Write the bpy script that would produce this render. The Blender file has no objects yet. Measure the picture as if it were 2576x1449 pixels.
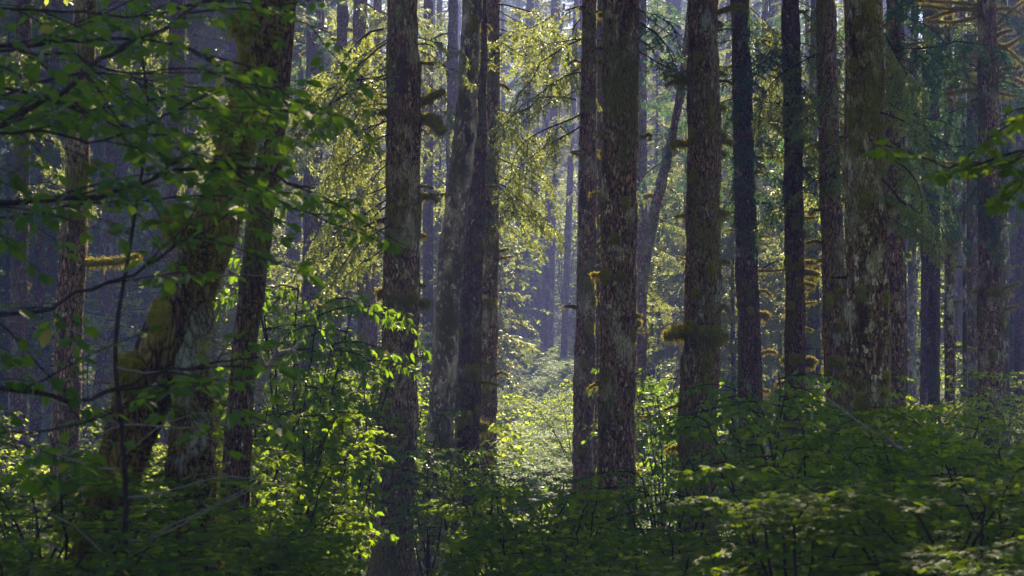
import bpy, math, random
import numpy as np
from mathutils import Vector, Matrix

random.seed(7)
rng = np.random.default_rng(11)
scene = bpy.context.scene
R = math.radians
K = 0.536 / 2576.0          # radians-ish per pixel of the 2576 wide view of the photograph
CAM_Z = 6.0

# ---------------------------------------------------------------- camera, light, exposure
cam_data = bpy.data.cameras.new('camera')
cam = bpy.data.objects.new('camera', cam_data)
scene.collection.objects.link(cam)
cam.location = (0, 0, CAM_Z)
cam.rotation_euler = (R(90), 0, 0)
cam_data.sensor_width = 36
cam_data.lens = 18 / 0.268
cam_data.clip_start = 0.1
cam_data.clip_end = 3000
cam_data.dof.use_dof = True
cam_data.dof.focus_distance = 40
cam_data.dof.aperture_fstop = 4.5
scene.camera = cam

SUN_AZ, SUN_EL = R(10), R(40)
world = bpy.data.worlds.new('World')
scene.world = world
world.use_nodes = True
wn = world.node_tree
wn.nodes.clear()
sky = wn.nodes.new('ShaderNodeTexSky')
sky.sky_type = 'NISHITA'
sky.sun_disc = False
sky.sun_elevation = SUN_EL
sky.sun_rotation = SUN_AZ
sky.air_density = 1.0
sky.dust_density = 1.0
bg = wn.nodes.new('ShaderNodeBackground')
bg.inputs['Strength'].default_value = 0.05
wo = wn.nodes.new('ShaderNodeOutputWorld')
wn.links.new(sky.outputs[0], bg.inputs[0])
wn.links.new(bg.outputs[0], wo.inputs[0])

sd = bpy.data.lights.new('sun', 'SUN')
sun = bpy.data.objects.new('sun', sd)
scene.collection.objects.link(sun)
sd.energy = 5.0
sd.angle = R(0.53)
sd.color = (1.0, 0.83, 0.56)
sdir = Vector((math.sin(SUN_AZ) * math.cos(SUN_EL), math.cos(SUN_AZ) * math.cos(SUN_EL), math.sin(SUN_EL)))
sun.rotation_euler = sdir.to_track_quat('Z', 'Y').to_euler()
sun.location = (10, 60, 60)

scene.view_settings.view_transform = 'Standard'
scene.view_settings.look = 'None'
scene.view_settings.exposure = 2.08
scene.view_settings.gamma = 1.0
scene.cycles.max_bounces = 8
scene.cycles.diffuse_bounces = 2
scene.cycles.glossy_bounces = 2
scene.cycles.transmission_bounces = 4
scene.cycles.volume_bounces = 0
scene.cycles.sample_clamp_indirect = 4.0
scene.cycles.use_denoising = True

# ---------------------------------------------------------------- materials
def new_mat(name):
    m = bpy.data.materials.new(name)
    m.use_nodes = True
    m.node_tree.nodes.clear()
    return m, m.node_tree

def leaf_mat(name, dark, light, trans, rough=0.38, tmix=0.5, spec=0.5, odd=None):
    m, t = new_mat(name)
    N, L = t.nodes, t.links
    geo = N.new('ShaderNodeNewGeometry')
    ramp = N.new('ShaderNodeValToRGB')
    e = ramp.color_ramp.elements
    e[0].position, e[0].color = 0.0, (*dark, 1)
    e[1].position, e[1].color = 0.93 if odd else 1.0, (*light, 1)
    if odd:
        x = e.new(0.985); x.color = (*light, 1)
        x = e.new(0.99); x.color = (*odd, 1)
    L.new(geo.outputs['Random Per Island'], ramp.inputs[0])
    p = N.new('ShaderNodeBsdfPrincipled')
    p.inputs['Roughness'].default_value = rough
    p.inputs['Specular IOR Level'].default_value = spec
    L.new(ramp.outputs[0], p.inputs['Base Color'])
    tr = N.new('ShaderNodeBsdfTranslucent')
    mixc = N.new('ShaderNodeMix'); mixc.data_type = 'RGBA'
    mixc.inputs[0].default_value = 0.75
    L.new(ramp.outputs[0], mixc.inputs[6])
    mixc.inputs[7].default_value = (*trans, 1)
    L.new(mixc.outputs[2], tr.inputs[0])
    mx = N.new('ShaderNodeMixShader'); mx.inputs[0].default_value = tmix
    L.new(p.outputs[0], mx.inputs[1]); L.new(tr.outputs[0], mx.inputs[2])
    o = N.new('ShaderNodeOutputMaterial')
    L.new(mx.outputs[0], o.inputs[0])
    return m

def bark_mat(name, c_dark, c_mid, c_light, lichen=0.5, lichen_col=(.30, .31, .24), moss=0.4, moss_col=(.075, .075, .012), scale=1.0, plates=1.0):
    m, t = new_mat(name)
    N, L = t.nodes, t.links
    tc = N.new('ShaderNodeTexCoord')
    oi = N.new('ShaderNodeObjectInfo')
    mul = N.new('ShaderNodeMath'); mul.operation = 'MULTIPLY'; mul.inputs[1].default_value = 37.0
    L.new(oi.outputs['Random'], mul.inputs[0])
    add = N.new('ShaderNodeVectorMath'); add.operation = 'ADD'
    L.new(tc.outputs['Object'], add.inputs[0]); L.new(mul.outputs[0], add.inputs[1])
    def mapped(sx, sz):
        mp = N.new('ShaderNodeVectorMath'); mp.operation = 'MULTIPLY'
        mp.inputs[1].default_value = (sx * scale, sx * scale, sz * scale)
        L.new(add.outputs[0], mp.inputs[0]); return mp.outputs[0]
    # bark plates with cracks
    warp = N.new('ShaderNodeTexNoise'); warp.inputs['Scale'].default_value = 5; warp.inputs['Detail'].default_value = 4
    L.new(mapped(1, .5), warp.inputs['Vector'])
    wm = N.new('ShaderNodeVectorMath'); wm.operation = 'SCALE'; wm.inputs[3].default_value = 5.0
    L.new(warp.outputs['Color'], wm.inputs[0])
    wa = N.new('ShaderNodeVectorMath'); wa.operation = 'ADD'
    L.new(mapped(24, 6.0), wa.inputs[0]); L.new(wm.outputs[0], wa.inputs[1])
    vor = N.new('ShaderNodeTexVoronoi'); vor.feature = 'DISTANCE_TO_EDGE'; vor.inputs['Scale'].default_value = 1.0
    L.new(wa.outputs[0], vor.inputs['Vector'])
    vor2 = N.new('ShaderNodeTexVoronoi'); vor2.feature = 'F1'; vor2.inputs['Scale'].default_value = 1.0
    L.new(wa.outputs[0], vor2.inputs['Vector'])
    fine = N.new('ShaderNodeTexNoise'); fine.inputs['Scale'].default_value = 30; fine.inputs['Detail'].default_value = 6
    L.new(mapped(1, .4), fine.inputs['Vector'])
    ramp = N.new('ShaderNodeValToRGB')
    e = ramp.color_ramp.elements
    e[0].position, e[0].color = 0.02, (*c_dark, 1)
    e[1].position, e[1].color = 0.5, (*c_light, 1)
    x = e.new(0.16); x.color = (*c_mid, 1)
    comb = N.new('ShaderNodeMath'); comb.operation = 'MULTIPLY_ADD'
    L.new(fine.outputs[0], comb.inputs[0]); comb.inputs[1].default_value = 0.5
    sub = N.new('ShaderNodeMath'); sub.operation = 'MULTIPLY_ADD'; sub.inputs[1].default_value = 0.9 * plates; sub.inputs[2].default_value = -0.20 * plates
    L.new(vor.outputs['Distance'], sub.inputs[0])
    L.new(sub.outputs[0], comb.inputs[2])
    L.new(comb.outputs[0], ramp.inputs[0])
    # per plate tint
    pt = N.new('ShaderNodeMix'); pt.data_type = 'RGBA'; pt.blend_type = 'MULTIPLY'; pt.inputs[0].default_value = 0.6
    L.new(ramp.outputs[0], pt.inputs[6]); 
    hs = N.new('ShaderNodeValToRGB')
    hs.color_ramp.elements[0].color = (.45, .42, .5, 1); hs.color_ramp.elements[1].color = (1.25, 1.15, 1.0, 1)
    sep = N.new('ShaderNodeSeparateColor'); L.new(vor2.outputs['Color'], sep.inputs[0]); L.new(sep.outputs[0], hs.inputs[0])
    L.new(hs.outputs[0], pt.inputs[7])
    col = pt.outputs[2]
    def patch(col, c, sc, lo, hi, sz=.6, detail=6, seed=0.0):
        n = N.new('ShaderNodeTexNoise'); n.inputs['Scale'].default_value = sc; n.inputs['Detail'].default_value = detail; n.inputs['Roughness'].default_value = .65
        off = N.new('ShaderNodeVectorMath'); off.operation = 'ADD'; off.inputs[1].default_value = (seed, seed * 2, seed * 3)
        L.new(mapped(1, sz), off.inputs[0]); L.new(off.outputs[0], n.inputs['Vector'])
        mr = N.new('ShaderNodeMapRange'); mr.inputs[1].default_value = lo; mr.inputs[2].default_value = hi
        L.new(n.outputs[0], mr.inputs[0])
        mx = N.new('ShaderNodeMix'); mx.data_type = 'RGBA'
        L.new(mr.outputs[0], mx.inputs[0]); L.new(col, mx.inputs[6]); mx.inputs[7].default_value = (*c, 1)
        return mx.outputs[2], mr.outputs[0]
    col, _ = patch(col, lichen_col, 2.2, .60 - .12 * lichen, .70 - .10 * lichen, .7, 8, 3.1)
    col, _ = patch(col, tuple(v * 1.35 for v in lichen_col), 11, .66 - .1 * lichen, .69 - .1 * lichen, .6, 5, 9.7)
    col, _ = patch(col, tuple(v * .35 for v in c_mid), 3.2, .56, .62, .4, 6, 23.0)
    col, mf = patch(col, moss_col, 1.5, .62 - .22 * moss, .74 - .2 * moss, .5, 8, 17.3)
    # cracks stay dark through lichen
    ck = N.new('ShaderNodeMapRange'); ck.inputs[1].default_value = 0.0; ck.inputs[2].default_value = 0.10; ck.inputs[3].default_value = .30
    L.new(vor.outputs['Distance'], ck.inputs[0])
    fin = N.new('ShaderNodeMix'); fin.data_type = 'RGBA'; fin.blend_type = 'MULTIPLY'; fin.inputs[0].default_value = plates
    L.new(col, fin.inputs[6]); L.new(ck.outputs[0], fin.inputs[7])
    p = N.new('ShaderNodeBsdfPrincipled')
    p.inputs['Roughness'].default_value = 0.85
    p.inputs['Specular IOR Level'].default_value = 0.25
    L.new(fin.outputs[2], p.inputs['Base Color'])
    h = N.new('ShaderNodeMath'); h.operation = 'ADD'
    mn = N.new('ShaderNodeMath'); mn.operation = 'MINIMUM'; mn.inputs[1].default_value = .25
    L.new(vor.outputs['Distance'], mn.inputs[0])
    ms = N.new('ShaderNodeMath'); ms.operation = 'MULTIPLY'; ms.inputs[1].default_value = 2.2 * plates
    L.new(mn.outputs[0], ms.inputs[0])
    L.new(ms.outputs[0], h.inputs[0]); L.new(fine.outputs[0], h.inputs[1])
    b = N.new('ShaderNodeBump'); b.inputs['Strength'].default_value = 1.0; b.inputs['Distance'].default_value = 0.035
    L.new(h.outputs[0], b.inputs['Height']); L.new(b.outputs[0], p.inputs['Normal'])
    o = N.new('ShaderNodeOutputMaterial'); L.new(p.outputs[0], o.inputs[0])
    return m

def plain_noise_mat(name, a, b_, scale=3.0, rough=0.95, bump=.05):
    m, t = new_mat(name); N, L = t.nodes, t.links
    tc = N.new('ShaderNodeTexCoord')
    n = N.new('ShaderNodeTexNoise'); n.inputs['Scale'].default_value = scale; n.inputs['Detail'].default_value = 8
    L.new(tc.outputs['Object'], n.inputs['Vector'])
    r = N.new('ShaderNodeValToRGB'); r.color_ramp.elements[0].position = .35; r.color_ramp.elements[1].position = .65
    r.color_ramp.elements[0].color = (*a, 1); r.color_ramp.elements[1].color = (*b_, 1)
    L.new(n.outputs[0], r.inputs[0])
    p = N.new('ShaderNodeBsdfPrincipled'); p.inputs['Roughness'].default_value = rough
    p.inputs['Specular IOR Level'].default_value = .2
    L.new(r.outputs[0], p.inputs['Base Color'])
    b = N.new('ShaderNodeBump'); b.inputs['Distance'].default_value = bump
    L.new(n.outputs[0], b.inputs['Height']); L.new(b.outputs[0], p.inputs['Normal'])
    o = N.new('ShaderNodeOutputMaterial'); L.new(p.outputs[0], o.inputs[0])
    return m

M = {}
M['maple'] = leaf_mat('vine_maple_leaf', (.008, .050, .003), (.030, .105, .006), (.36, .50, .012), rough=.5, spec=.2, tmix=.52, odd=(.30, .20, .03))
M['oval'] = leaf_mat('broad_oval_leaf', (.006, .046, .003), (.022, .090, .006), (.26, .44, .012), rough=.42, spec=.32, tmix=.52, odd=(.38, .24, .03))
M['midleaf'] = leaf_mat('young_maple_leaf', (.04, .11, .010), (.10, .19, .018), (.46, .56, .03), rough=.5, spec=.18, tmix=.6)
M['needle'] = leaf_mat('hemlock_needles', (.035, .085, .018), (.085, .135, .028), (.40, .45, .075), rough=.38, spec=.6, tmix=.55)
M['needle_blue'] = leaf_mat('spruce_needles', (.014, .055, .028), (.040, .095, .045), (.12, .26, .06), rough=.5, spec=.35, tmix=.45)
M['fern'] = leaf_mat('fern_frond', (.03, .085, .02), (.07, .13, .03), (.22, .34, .05), rough=.55, spec=.25, tmix=.45)
M['mossfuzz'] = leaf_mat('moss_strands', (.12, .11, .012), (.24, .21, .024), (.42, .37, .035), rough=.8, tmix=.5, spec=.1)
M['mossfuzz_dry'] = leaf_mat('dry_moss_strands', (.14, .12, .022), (.28, .23, .045), (.46, .37, .06), rough=.8, tmix=.5, spec=.1)
M['moss'] = plain_noise_mat('moss_cushion', (.10, .09, .012), (.22, .19, .025), 14)
M['moss_dry'] = plain_noise_mat('dry_moss_cushion', (.12, .095, .022), (.24, .18, .04), 14)
M['soil'] = plain_noise_mat('forest_floor_soil', (.020, .028, .010), (.035, .05, .014), 1.2, bump=.15)
M['twig'] = plain_noise_mat('twig_bark', (.020, .014, .011), (.045, .034, .026), 20)
M['twig_pale'] = plain_noise_mat('pale_dead_wood', (.16, .12, .10), (.30, .25, .21), 20)
M['spruce'] = bark_mat('spruce_bark', (.014, .007, .005), (.19, .098, .052), (.44, .26, .15), lichen=.55, lichen_col=(.42, .37, .22), moss=.45, moss_col=(.13, .12, .015), scale=.8)
M['spruce_red'] = bark_mat('reddish_spruce_bark', (.014, .008, .005), (.18, .098, .052), (.40, .25, .14), lichen=.30, moss=.55, moss_col=(.14, .125, .015), scale=.8)
M['spruce_dark'] = bark_mat('dark_spruce_bark', (.008, .005, .004), (.11, .060, .038), (.26, .155, .10), lichen=.25, moss=.5, moss_col=(.10, .095, .012))
M['lichen'] = bark_mat('lichen_spruce_bark', (.014, .009, .005), (.19, .105, .048), (.42, .27, .14), lichen=.85, lichen_col=(.50, .46, .30), moss=.55, moss_col=(.14, .125, .015), scale=.75)
M['alder'] = bark_mat('alder_bark', (.05, .040, .032), (.13, .105, .085), (.26, .22, .18), lichen=.95, lichen_col=(.46, .41, .29), moss=.6, plates=.45)
M['mossbark'] = bark_mat('mossy_maple_bark', (.012, .007, .004), (.10, .055, .028), (.24, .14, .075), lichen=.2, moss=.62, moss_col=(.28, .23, .030), scale=.8)
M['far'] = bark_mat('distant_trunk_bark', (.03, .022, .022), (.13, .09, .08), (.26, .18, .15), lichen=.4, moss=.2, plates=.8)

# ---------------------------------------------------------------- mesh tools
def unit(v):
    v = np.asarray(v, float)
    return v / (np.linalg.norm(v, axis=-1, keepdims=True) + 1e-9)

def hash3(i, j, k, seed):
    h = (i * 374761393 + j * 668265263 + k * 2147483647 * 3 + seed * 1274126177) & 0xffffffff
    h = ((h ^ (h >> 13)) * 1274126177) & 0xffffffff
    h = h ^ (h >> 16)
    return (h & 0xffffff) / float(0xffffff)

def vnoise(p, seed=0):
    p = np.asarray(p, float)
    i = np.floor(p).astype(np.int64); f = p - i
    f = f * f * (3 - 2 * f)
    r = 0
    for a in (0, 1):
        for b in (0, 1):
            for c in (0, 1):
                w = (f[:, 0] if a else 1 - f[:, 0]) * (f[:, 1] if b else 1 - f[:, 1]) * (f[:, 2] if c else 1 - f[:, 2])
                r = r + w * hash3(i[:, 0] + a, i[:, 1] + b, i[:, 2] + c, seed)
    return r * 2 - 1

def fbm(p, seed=0, o=3):
    r, a, t = 0, 1.0, 0
    for k in range(o):
        r = r + a * vnoise(p * 2 ** k, seed + k); t += a; a *= .5
    return r / t

class MB:
    def __init__(s):
        s.v, s.f, s.n = [], [], 0
    def add(s, v, faces, mat=0, smooth=False):
        v = np.asarray(v, np.float32).reshape(-1, 3)
        f = np.asarray(faces, np.int64)
        s.f.append((f + s.n, mat, smooth)); s.v.append(v); s.n += len(v)
    def place(s, tv, tfs, org, frames, scl, mat=0):
        """copies of a template: org (N,3), frames (N,3,3) rows = axes, scl (N,) or (N,3)"""
        n = len(org)
        if n == 0: return
        scl = np.asarray(scl, float)
        if scl.ndim == 1: scl = scl[:, None] * np.ones((1, 3))
        tv = np.asarray(tv, float)
        loc = tv[None] * scl[:, None, :]
        w = np.einsum('nkj,nji->nki', loc, frames) + org[:, None, :]
        base = np.arange(n)[:, None, None] * len(tv)
        start = s.n
        s.v.append(w.reshape(-1, 3).astype(np.float32)); s.n += n * len(tv)
        for tf in tfs:
            tf = np.asarray(tf, np.int64)
            s.f.append(((base + tf[None]).reshape(-1, tf.shape[1]) + start, mat, False))
    def merge(s, o, mat4):
        m3, t = mat4[:3, :3], mat4[:3, 3]
        for v in o.v: s.v.append((v @ m3.T + t).astype(np.float32))
        for f, m, sm in o.f: s.f.append((f + s.n, m, sm))
        s.n += o.n
    def mesh(s, name, mats):
        me = bpy.data.meshes.new(name)
        v = np.concatenate(s.v); me.vertices.add(len(v)); me.vertices.foreach_set('co', v.ravel())
        nl = sum(f.size for f, _, _ in s.f); npol = sum(len(f) for f, _, _ in s.f)
        me.loops.add(nl); me.polygons.add(npol)
        me.loops.foreach_set('vertex_index', np.concatenate([f.ravel() for f, _, _ in s.f]).astype(np.int32))
        ls, st = [], 0
        for f, _, _ in s.f:
            k = f.shape[1]; ls.append(st + np.arange(len(f)) * k); st += f.size
        me.polygons.foreach_set('loop_start', np.concatenate(ls).astype(np.int32))
        me.polygons.foreach_set('material_index', np.concatenate([np.full(len(f), m) for f, m, _ in s.f]).astype(np.int32))
        me.polygons.foreach_set('use_smooth', np.concatenate([np.full(len(f), sm) for f, _, sm in s.f]).astype(bool))
        for m in mats: me.materials.append(m)
        me.update(calc_edges=True)
        return me

col = scene.collection
def link(name, me, parent=None, loc=(0, 0, 0)):
    o = bpy.data.objects.new(name, me); col.objects.link(o); o.location = loc
    if parent is not None: o.parent = parent
    return o

def thing(name, label, cat, loc, group=None):
    o = bpy.data.objects.new(name, None); col.objects.link(o); o.location = loc
    o.empty_display_size = .3
    o['label'] = label; o['category'] = cat
    if group: o['group'] = group
    return o

def rings(path, radii, sides, phase=0.0, cap=True):
    path = np.asarray(path, float); radii = np.asarray(radii, float)
    n = len(path)
    tan = unit(np.gradient(path, axis=0))
    ref = np.where(np.abs(tan[:, 2:3]) > .8, np.array([[1., 0, 0]]), np.array([[0, 0, 1.]]))
    a = unit(np.cross(tan, ref)); b = np.cross(tan, a)
    th = np.linspace(0, 2 * np.pi, sides, endpoint=False) + phase
    nrm = np.cos(th)[None, :, None] * a[:, None] + np.sin(th)[None, :, None] * b[:, None]
    return path, radii, tan, nrm

def tube(mb, path, radii, sides=6, mat=0, bump=0.0, bscale=8.0, seed=0, smooth=True, tip=True):
    path, radii, tan, nrm = rings(path, radii, sides)
    n = len(path)
    rr = radii[:, None] * np.ones((1, sides))
    if bump:
        p = path[:, None] + nrm * radii[:, None, None]
        rr = rr * (1 + bump * fbm(p.reshape(-1, 3) * bscale, seed).reshape(n, sides))
    v = path[:, None] + nrm * rr[..., None]
    v = v.reshape(-1, 3)
    i = np.arange(n - 1)[:, None] * sides; j = np.arange(sides)[None]; j2 = (j + 1) % sides
    f = np.stack([i + j, i + j2, i + sides + j2, i + sides + j], -1).reshape(-1, 4)
    mb.add(v, f, mat, smooth)
    if tip:
        c = np.vstack([v[-sides:], path[-1] + tan[-1] * radii[-1] * .5])
        jj = np.arange(sides)
        mb.add(c, np.stack([jj, (jj + 1) % sides, np.full(sides, sides)], -1), mat, smooth)
    return v.reshape(n, sides, 3), nrm

def spline(pts, n):
    """smooth curve through control points"""
    pts = np.asarray(pts, float)
    if len(pts) == 2:
        t = np.linspace(0, 1, n)[:, None]; return pts[0] * (1 - t) + pts[1] * t
    d = np.r_[0, np.cumsum(np.linalg.norm(np.diff(pts, axis=0), axis=1))]; d /= d[-1]
    m = np.gradient(pts, d, axis=0)
    t = np.linspace(0, 1, n); k = np.clip(np.searchsorted(d, t, 'right') - 1, 0, len(d) - 2)
    h = (d[k + 1] - d[k])[:, None]; s = ((t - d[k])[:, None]) / h
    return ((2 * s**3 - 3 * s**2 + 1) * pts[k] + (s**3 - 2 * s**2 + s) * h * m[k]
            + (-2 * s**3 + 3 * s**2) * pts[k + 1] + (s**3 - s**2) * h * m[k + 1])

def fuzz(mb, pts, nrm, length, width, mat, down=.6, spread=.6):
    n = len(pts)
    if n == 0: return
    d = unit(nrm + rng.normal(0, spread, (n, 3)) + np.array([0, 0, -down]))
    L = length * rng.uniform(.5, 1.4, n)[:, None]
    side = unit(np.cross(d, rng.normal(0, 1, (n, 3)))) * (width * rng.uniform(.6, 1.4, n)[:, None])
    v = np.stack([pts - side * .5 - nrm * length * .1, pts + side * .5 - nrm * length * .1, pts + d * L * .6 + side * .25 , pts + d * L + np.array([0, 0, -1]) * L * .25 * down], 1)
    f = np.arange(n)[:, None] * 4 + np.array([[0, 1, 2, 3]])
    mb.add(v.reshape(-1, 3), f, mat)

# leaf shapes (x = along the leaf, z = up)
def maple_tpl(tips, vall):
    c = (.42, 0, .03); pts = []
    ang = sorted(tips.keys())
    for i, a in enumerate(ang):
        r = tips[a]; pts.append((c[0] + r * math.cos(R(a)), r * math.sin(R(a)), -.10 * r / .6))
        b = ang[(i + 1) % len(ang)]; b = b if b > a else b + 360
        mid = (a + b) / 2; rv = vall * (1.0 if b - a < 80 else .9)
        pts.append((c[0] + rv * math.cos(R(mid)), rv * math.sin(R(mid)), .02))
    n = len(pts)
    v = np.array(pts + [c]); f = np.array([[i, (i + 1) % n, n] for i in range(n)])
    return v, [f]
MAPLE7 = maple_tpl({-128: .40, -84: .50, -40: .56, 0: .60, 40: .56, 84: .50, 128: .40}, .33)
MAPLE5 = maple_tpl({-110: .48, -50: .56, 0: .60, 50: .56, 110: .48}, .34)
OVAL = (np.array([(0, 0, 0), (.25, .22, .03), (.25, 0, -.03), (.25, -.22, .03), (.62, .27, .03), (.62, 0, -.03), (.62, -.27, .03), (1, 0, -.08)]),
        [np.array([[0, 2, 1], [0, 3, 2], [4, 5, 7], [5, 6, 7]]), np.array([[1, 2, 5, 4], [2, 3, 6, 5]])])
HEX = (np.array([(0, 0, 0), (.3, .3, -.02), (.75, .26, -.05), (1, 0, -.1), (.75, -.26, -.05), (.3, -.3, -.02)]), [np.array([[0, 3, 2, 1], [0, 5, 4, 3]])])
BLADE = (np.array([(0, -.5, 0), (.55, -.55, .02), (1, 0, -.05), (.55, .55, .02), (0, .5, 0)]), [np.array([[0, 1, 2, 3], ])[:, :4], np.array([[0, 3, 4]])])

def frames_from(d, up):
    d = unit(d); y = unit(np.cross(up, d)); z = np.cross(d, y)
    return np.stack([d, y, z], 1)

class Leaves:
    def __init__(s): s.p, s.d, s.u, s.s = [], [], [], []
    def put(s, p, d, u, sc): s.p.append(p); s.d.append(d); s.u.append(u); s.s.append(sc)
    def build(s, mb, tpl, mat):
        p, d, u = np.array(s.p), np.array(s.d), np.array(s.u)
        mb.place(tpl[0], tpl[1], p, frames_from(d, u), np.array(s.s), mat)

UP = np.array([0, 0, 1.])
def leafy_branch(mb, lv, path, r0, leaf, twig_len=.38, node=.13, mat=0, flat=.55, droop=.28, start=.15, leaf_gap=.075, fan=1.0):
    """a branch along path with side twigs in a flat tier and leaves in pairs"""
    path = np.asarray(path)
    n = len(path); seg = np.linalg.norm(np.diff(path, axis=0), axis=1); L = seg.sum()
    tube(mb, path, np.linspace(r0, r0 * .25, n), 5, mat)
    cum = np.r_[0, np.cumsum(seg)]
    s = start * L; side = 1
    while s < L:
        i = min(np.searchsorted(cum, s) - 1, n - 2); i = max(i, 0)
        t = (s - cum[i]) / max(seg[i], 1e-6); p = path[i] * (1 - t) + path[i + 1] * t
        d = unit(path[i + 1] - path[i])
        sv = unit(np.cross(d, UP)) * side
        td = unit(d * random.uniform(.5, 1.0) + sv * random.uniform(.6, 1.1) * fan + UP * random.uniform(-.15, .15))
        tl = twig_len * random.uniform(.5, 1.25) * (1 - .45 * s / L)
        if s > L * .95: td = d
        m = max(2, int(tl / leaf_gap))
        tp = [p]
        for q in range(m):
            td = unit(td + np.array([random.gauss(0, .10), random.gauss(0, .10), random.gauss(-.04, .08)]))
            tp.append(tp[-1] + td * tl / m)
        tube(mb, tp, np.linspace(r0 * .25 + .001, .0015, len(tp)), 3, mat, tip=False)
        for q in range(1, m + 1):
            sd = unit(np.cross(td, UP))
            ends = (-1, 1, 0) if q == m else (-1, 1)
            for e in ends:
                if random.random() < .12: continue
                ld = unit(td * (.5 if e else 1) + sd * e * 1.0 + UP * random.gauss(-droop * 1.8, .4))
                lu = unit(UP + np.array([random.gauss(0, flat), random.gauss(0, flat), 0]))
                lv.put(tp[q] + ld * leaf * .15, ld, lu, leaf * random.uniform(.6, 1.25))
        s += node * random.uniform(.6, 1.3); side = -side

# ---------------------------------------------------------------- ground
def sstep(t):
    t = np.clip(t, 0, 1); return t * t * (3 - 2 * t)
def ground_z(x, y):
    x = np.asarray(x, float); y = np.asarray(y, float)
    z = 3.9 * (1 - sstep((y - 7) / 21))
    z = z + np.clip(y - 62, 0, None) * .045 + np.clip(y - 118, 0, 120) * .22
    z = z + .25 * np.sin(x * .31 + 1.3) * np.sin(y * .23) + .12 * np.sin(x * .9 + y * .7)
    return z
def gz(x, y): return float(ground_z(x, y))

xs = np.concatenate([np.linspace(-400, -60, 14), np.linspace(-55, 55, 120), np.linspace(60, 400, 14)])
ys = np.concatenate([np.linspace(-60, -2, 12), np.linspace(0, 150, 160), np.linspace(155, 700, 30)])
X, Y = np.meshgrid(xs, ys)
Z = ground_z(X, Y) + .06 * vnoise(np.stack([X.ravel() * 1.3, Y.ravel() * 1.3, X.ravel() * 0], 1), 5).reshape(X.shape)
g = MB(); nx = len(xs)
ii, jj = np.meshgrid(np.arange(len(ys) - 1), np.arange(nx - 1), indexing='ij')
a0 = (ii * nx + jj).ravel()
g.add(np.stack([X, Y, Z], -1).reshape(-1, 3), np.stack([a0, a0 + 1, a0 + nx + 1, a0 + nx], -1), 0, True)
gr = link('ground', g.mesh('ground', [M['soil']])); gr['kind'] = 'structure'

# ---------------------------------------------------------------- conifer foliage variants (local +X = outward)
def conifer_branch(seed, length=3.0, droop=.5, dense=1.0, blade=.07, bw=.026, hang=.6):
    """needle bough: axis, irregular side boughs, flat sprays of twigs set with short needle shoots"""
    random.seed(seed)
    mb = MB()
    n = 14; t = np.linspace(0, 1, n)
    ax = np.stack([length * t * (1 - .10 * t), .10 * length * np.sin(t * 4 + seed), .10 * length * np.sin(t * 2.2) - droop * length * .35 * t**2], 1)
    ax[1:] += np.cumsum(rng.normal(0, .012 * length, (n - 1, 3)), 0)
    tube(mb, ax, np.linspace(.022 * length / 3, .005, n), 4, 0)
    P, D, U, S = [], [], [], []
    def shoots(tp, sc=1.0):
        tp = np.asarray(tp); seg = np.diff(tp, axis=0); L = np.linalg.norm(seg, axis=1).sum()
        m = max(2, int(L / (.030 / dense)))
        for q in range(m):
            u = (q + random.random()) / m * (len(tp) - 1); i = min(int(u), len(seg) - 1); p = tp[i] + seg[i] * (u - i)
            d = unit(seg[i]); sv = unit(np.cross(d, UP + .4 * np.array([random.gauss(0, 1), random.gauss(0, 1), 0])))
            dd = unit(d * .9 + sv * (1 if q % 2 else -1) * random.uniform(.4, 1.2) + UP * random.gauss(-.15, .3))
            P.append(p); D.append(dd); U.append(unit(UP + np.array([random.gauss(0, .6), random.gauss(0, .6), 0])))
            S.append(blade * sc * random.uniform(.5, 1.35))
    def wander(p, d, L, m, grav, jit):
        tp = [p]
        for q in range(m):
            d = unit(d + UP * -grav + np.array([random.gauss(0, jit), random.gauss(0, jit), random.gauss(0, jit * .7)])); tp.append(tp[-1] + d * L / m)
        return np.array(tp)
    nb = int(length * 5.5) + 3
    for k in range(nb):
        u = min(.98, .08 + .9 * (k + random.uniform(-.3, .9)) / nb); i = min(int(u * (n - 1)), n - 2); f = u * (n - 1) - i
        p = ax[i] * (1 - f) + ax[i + 1] * f; d = unit(ax[i + 1] - ax[i]); sv = unit(np.cross(d, UP)) * random.choice((-1, 1))
        L = length * random.uniform(.14, .40) * (1.1 - .75 * u)
        s1 = wander(p, unit(d * random.uniform(.3, 1.1) + sv * random.uniform(.4, 1.2) + UP * random.uniform(-.5, .15) * hang), L, 7, .10 * hang, .13)
        tube(mb, s1, np.linspace(.007, .002, 8), 3, 0, tip=False)
        shoots(s1[2:])
        nt = max(3, int(L / (.075 / dense ** .5)))
        for q in range(nt):
            v = (q + random.random()) / nt; a = min(int(v * 7), 6); dd = unit(s1[a + 1] - s1[a]); sw = unit(np.cross(dd, UP)) * (1 if q % 2 else -1)
            tl = random.uniform(.10, .30) * (1.15 - .7 * v) * length / 3 * 1.1
            shoots(wander(s1[a], unit(dd * random.uniform(.3, 1) + sw * random.uniform(.3, 1.1) + UP * random.uniform(-.8, .1) * hang), tl, 4, .16 * hang, .12), .9)
    shoots(ax[5:])
    S = np.array(S); sc = np.stack([S, np.full(len(S), bw) * rng.uniform(.6, 1.4, len(S)), S], 1)
    mb.place(BLADE[0], BLADE[1], np.array(P), frames_from(np.array(D), np.array(U)), sc, 1)
    return mb

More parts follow.
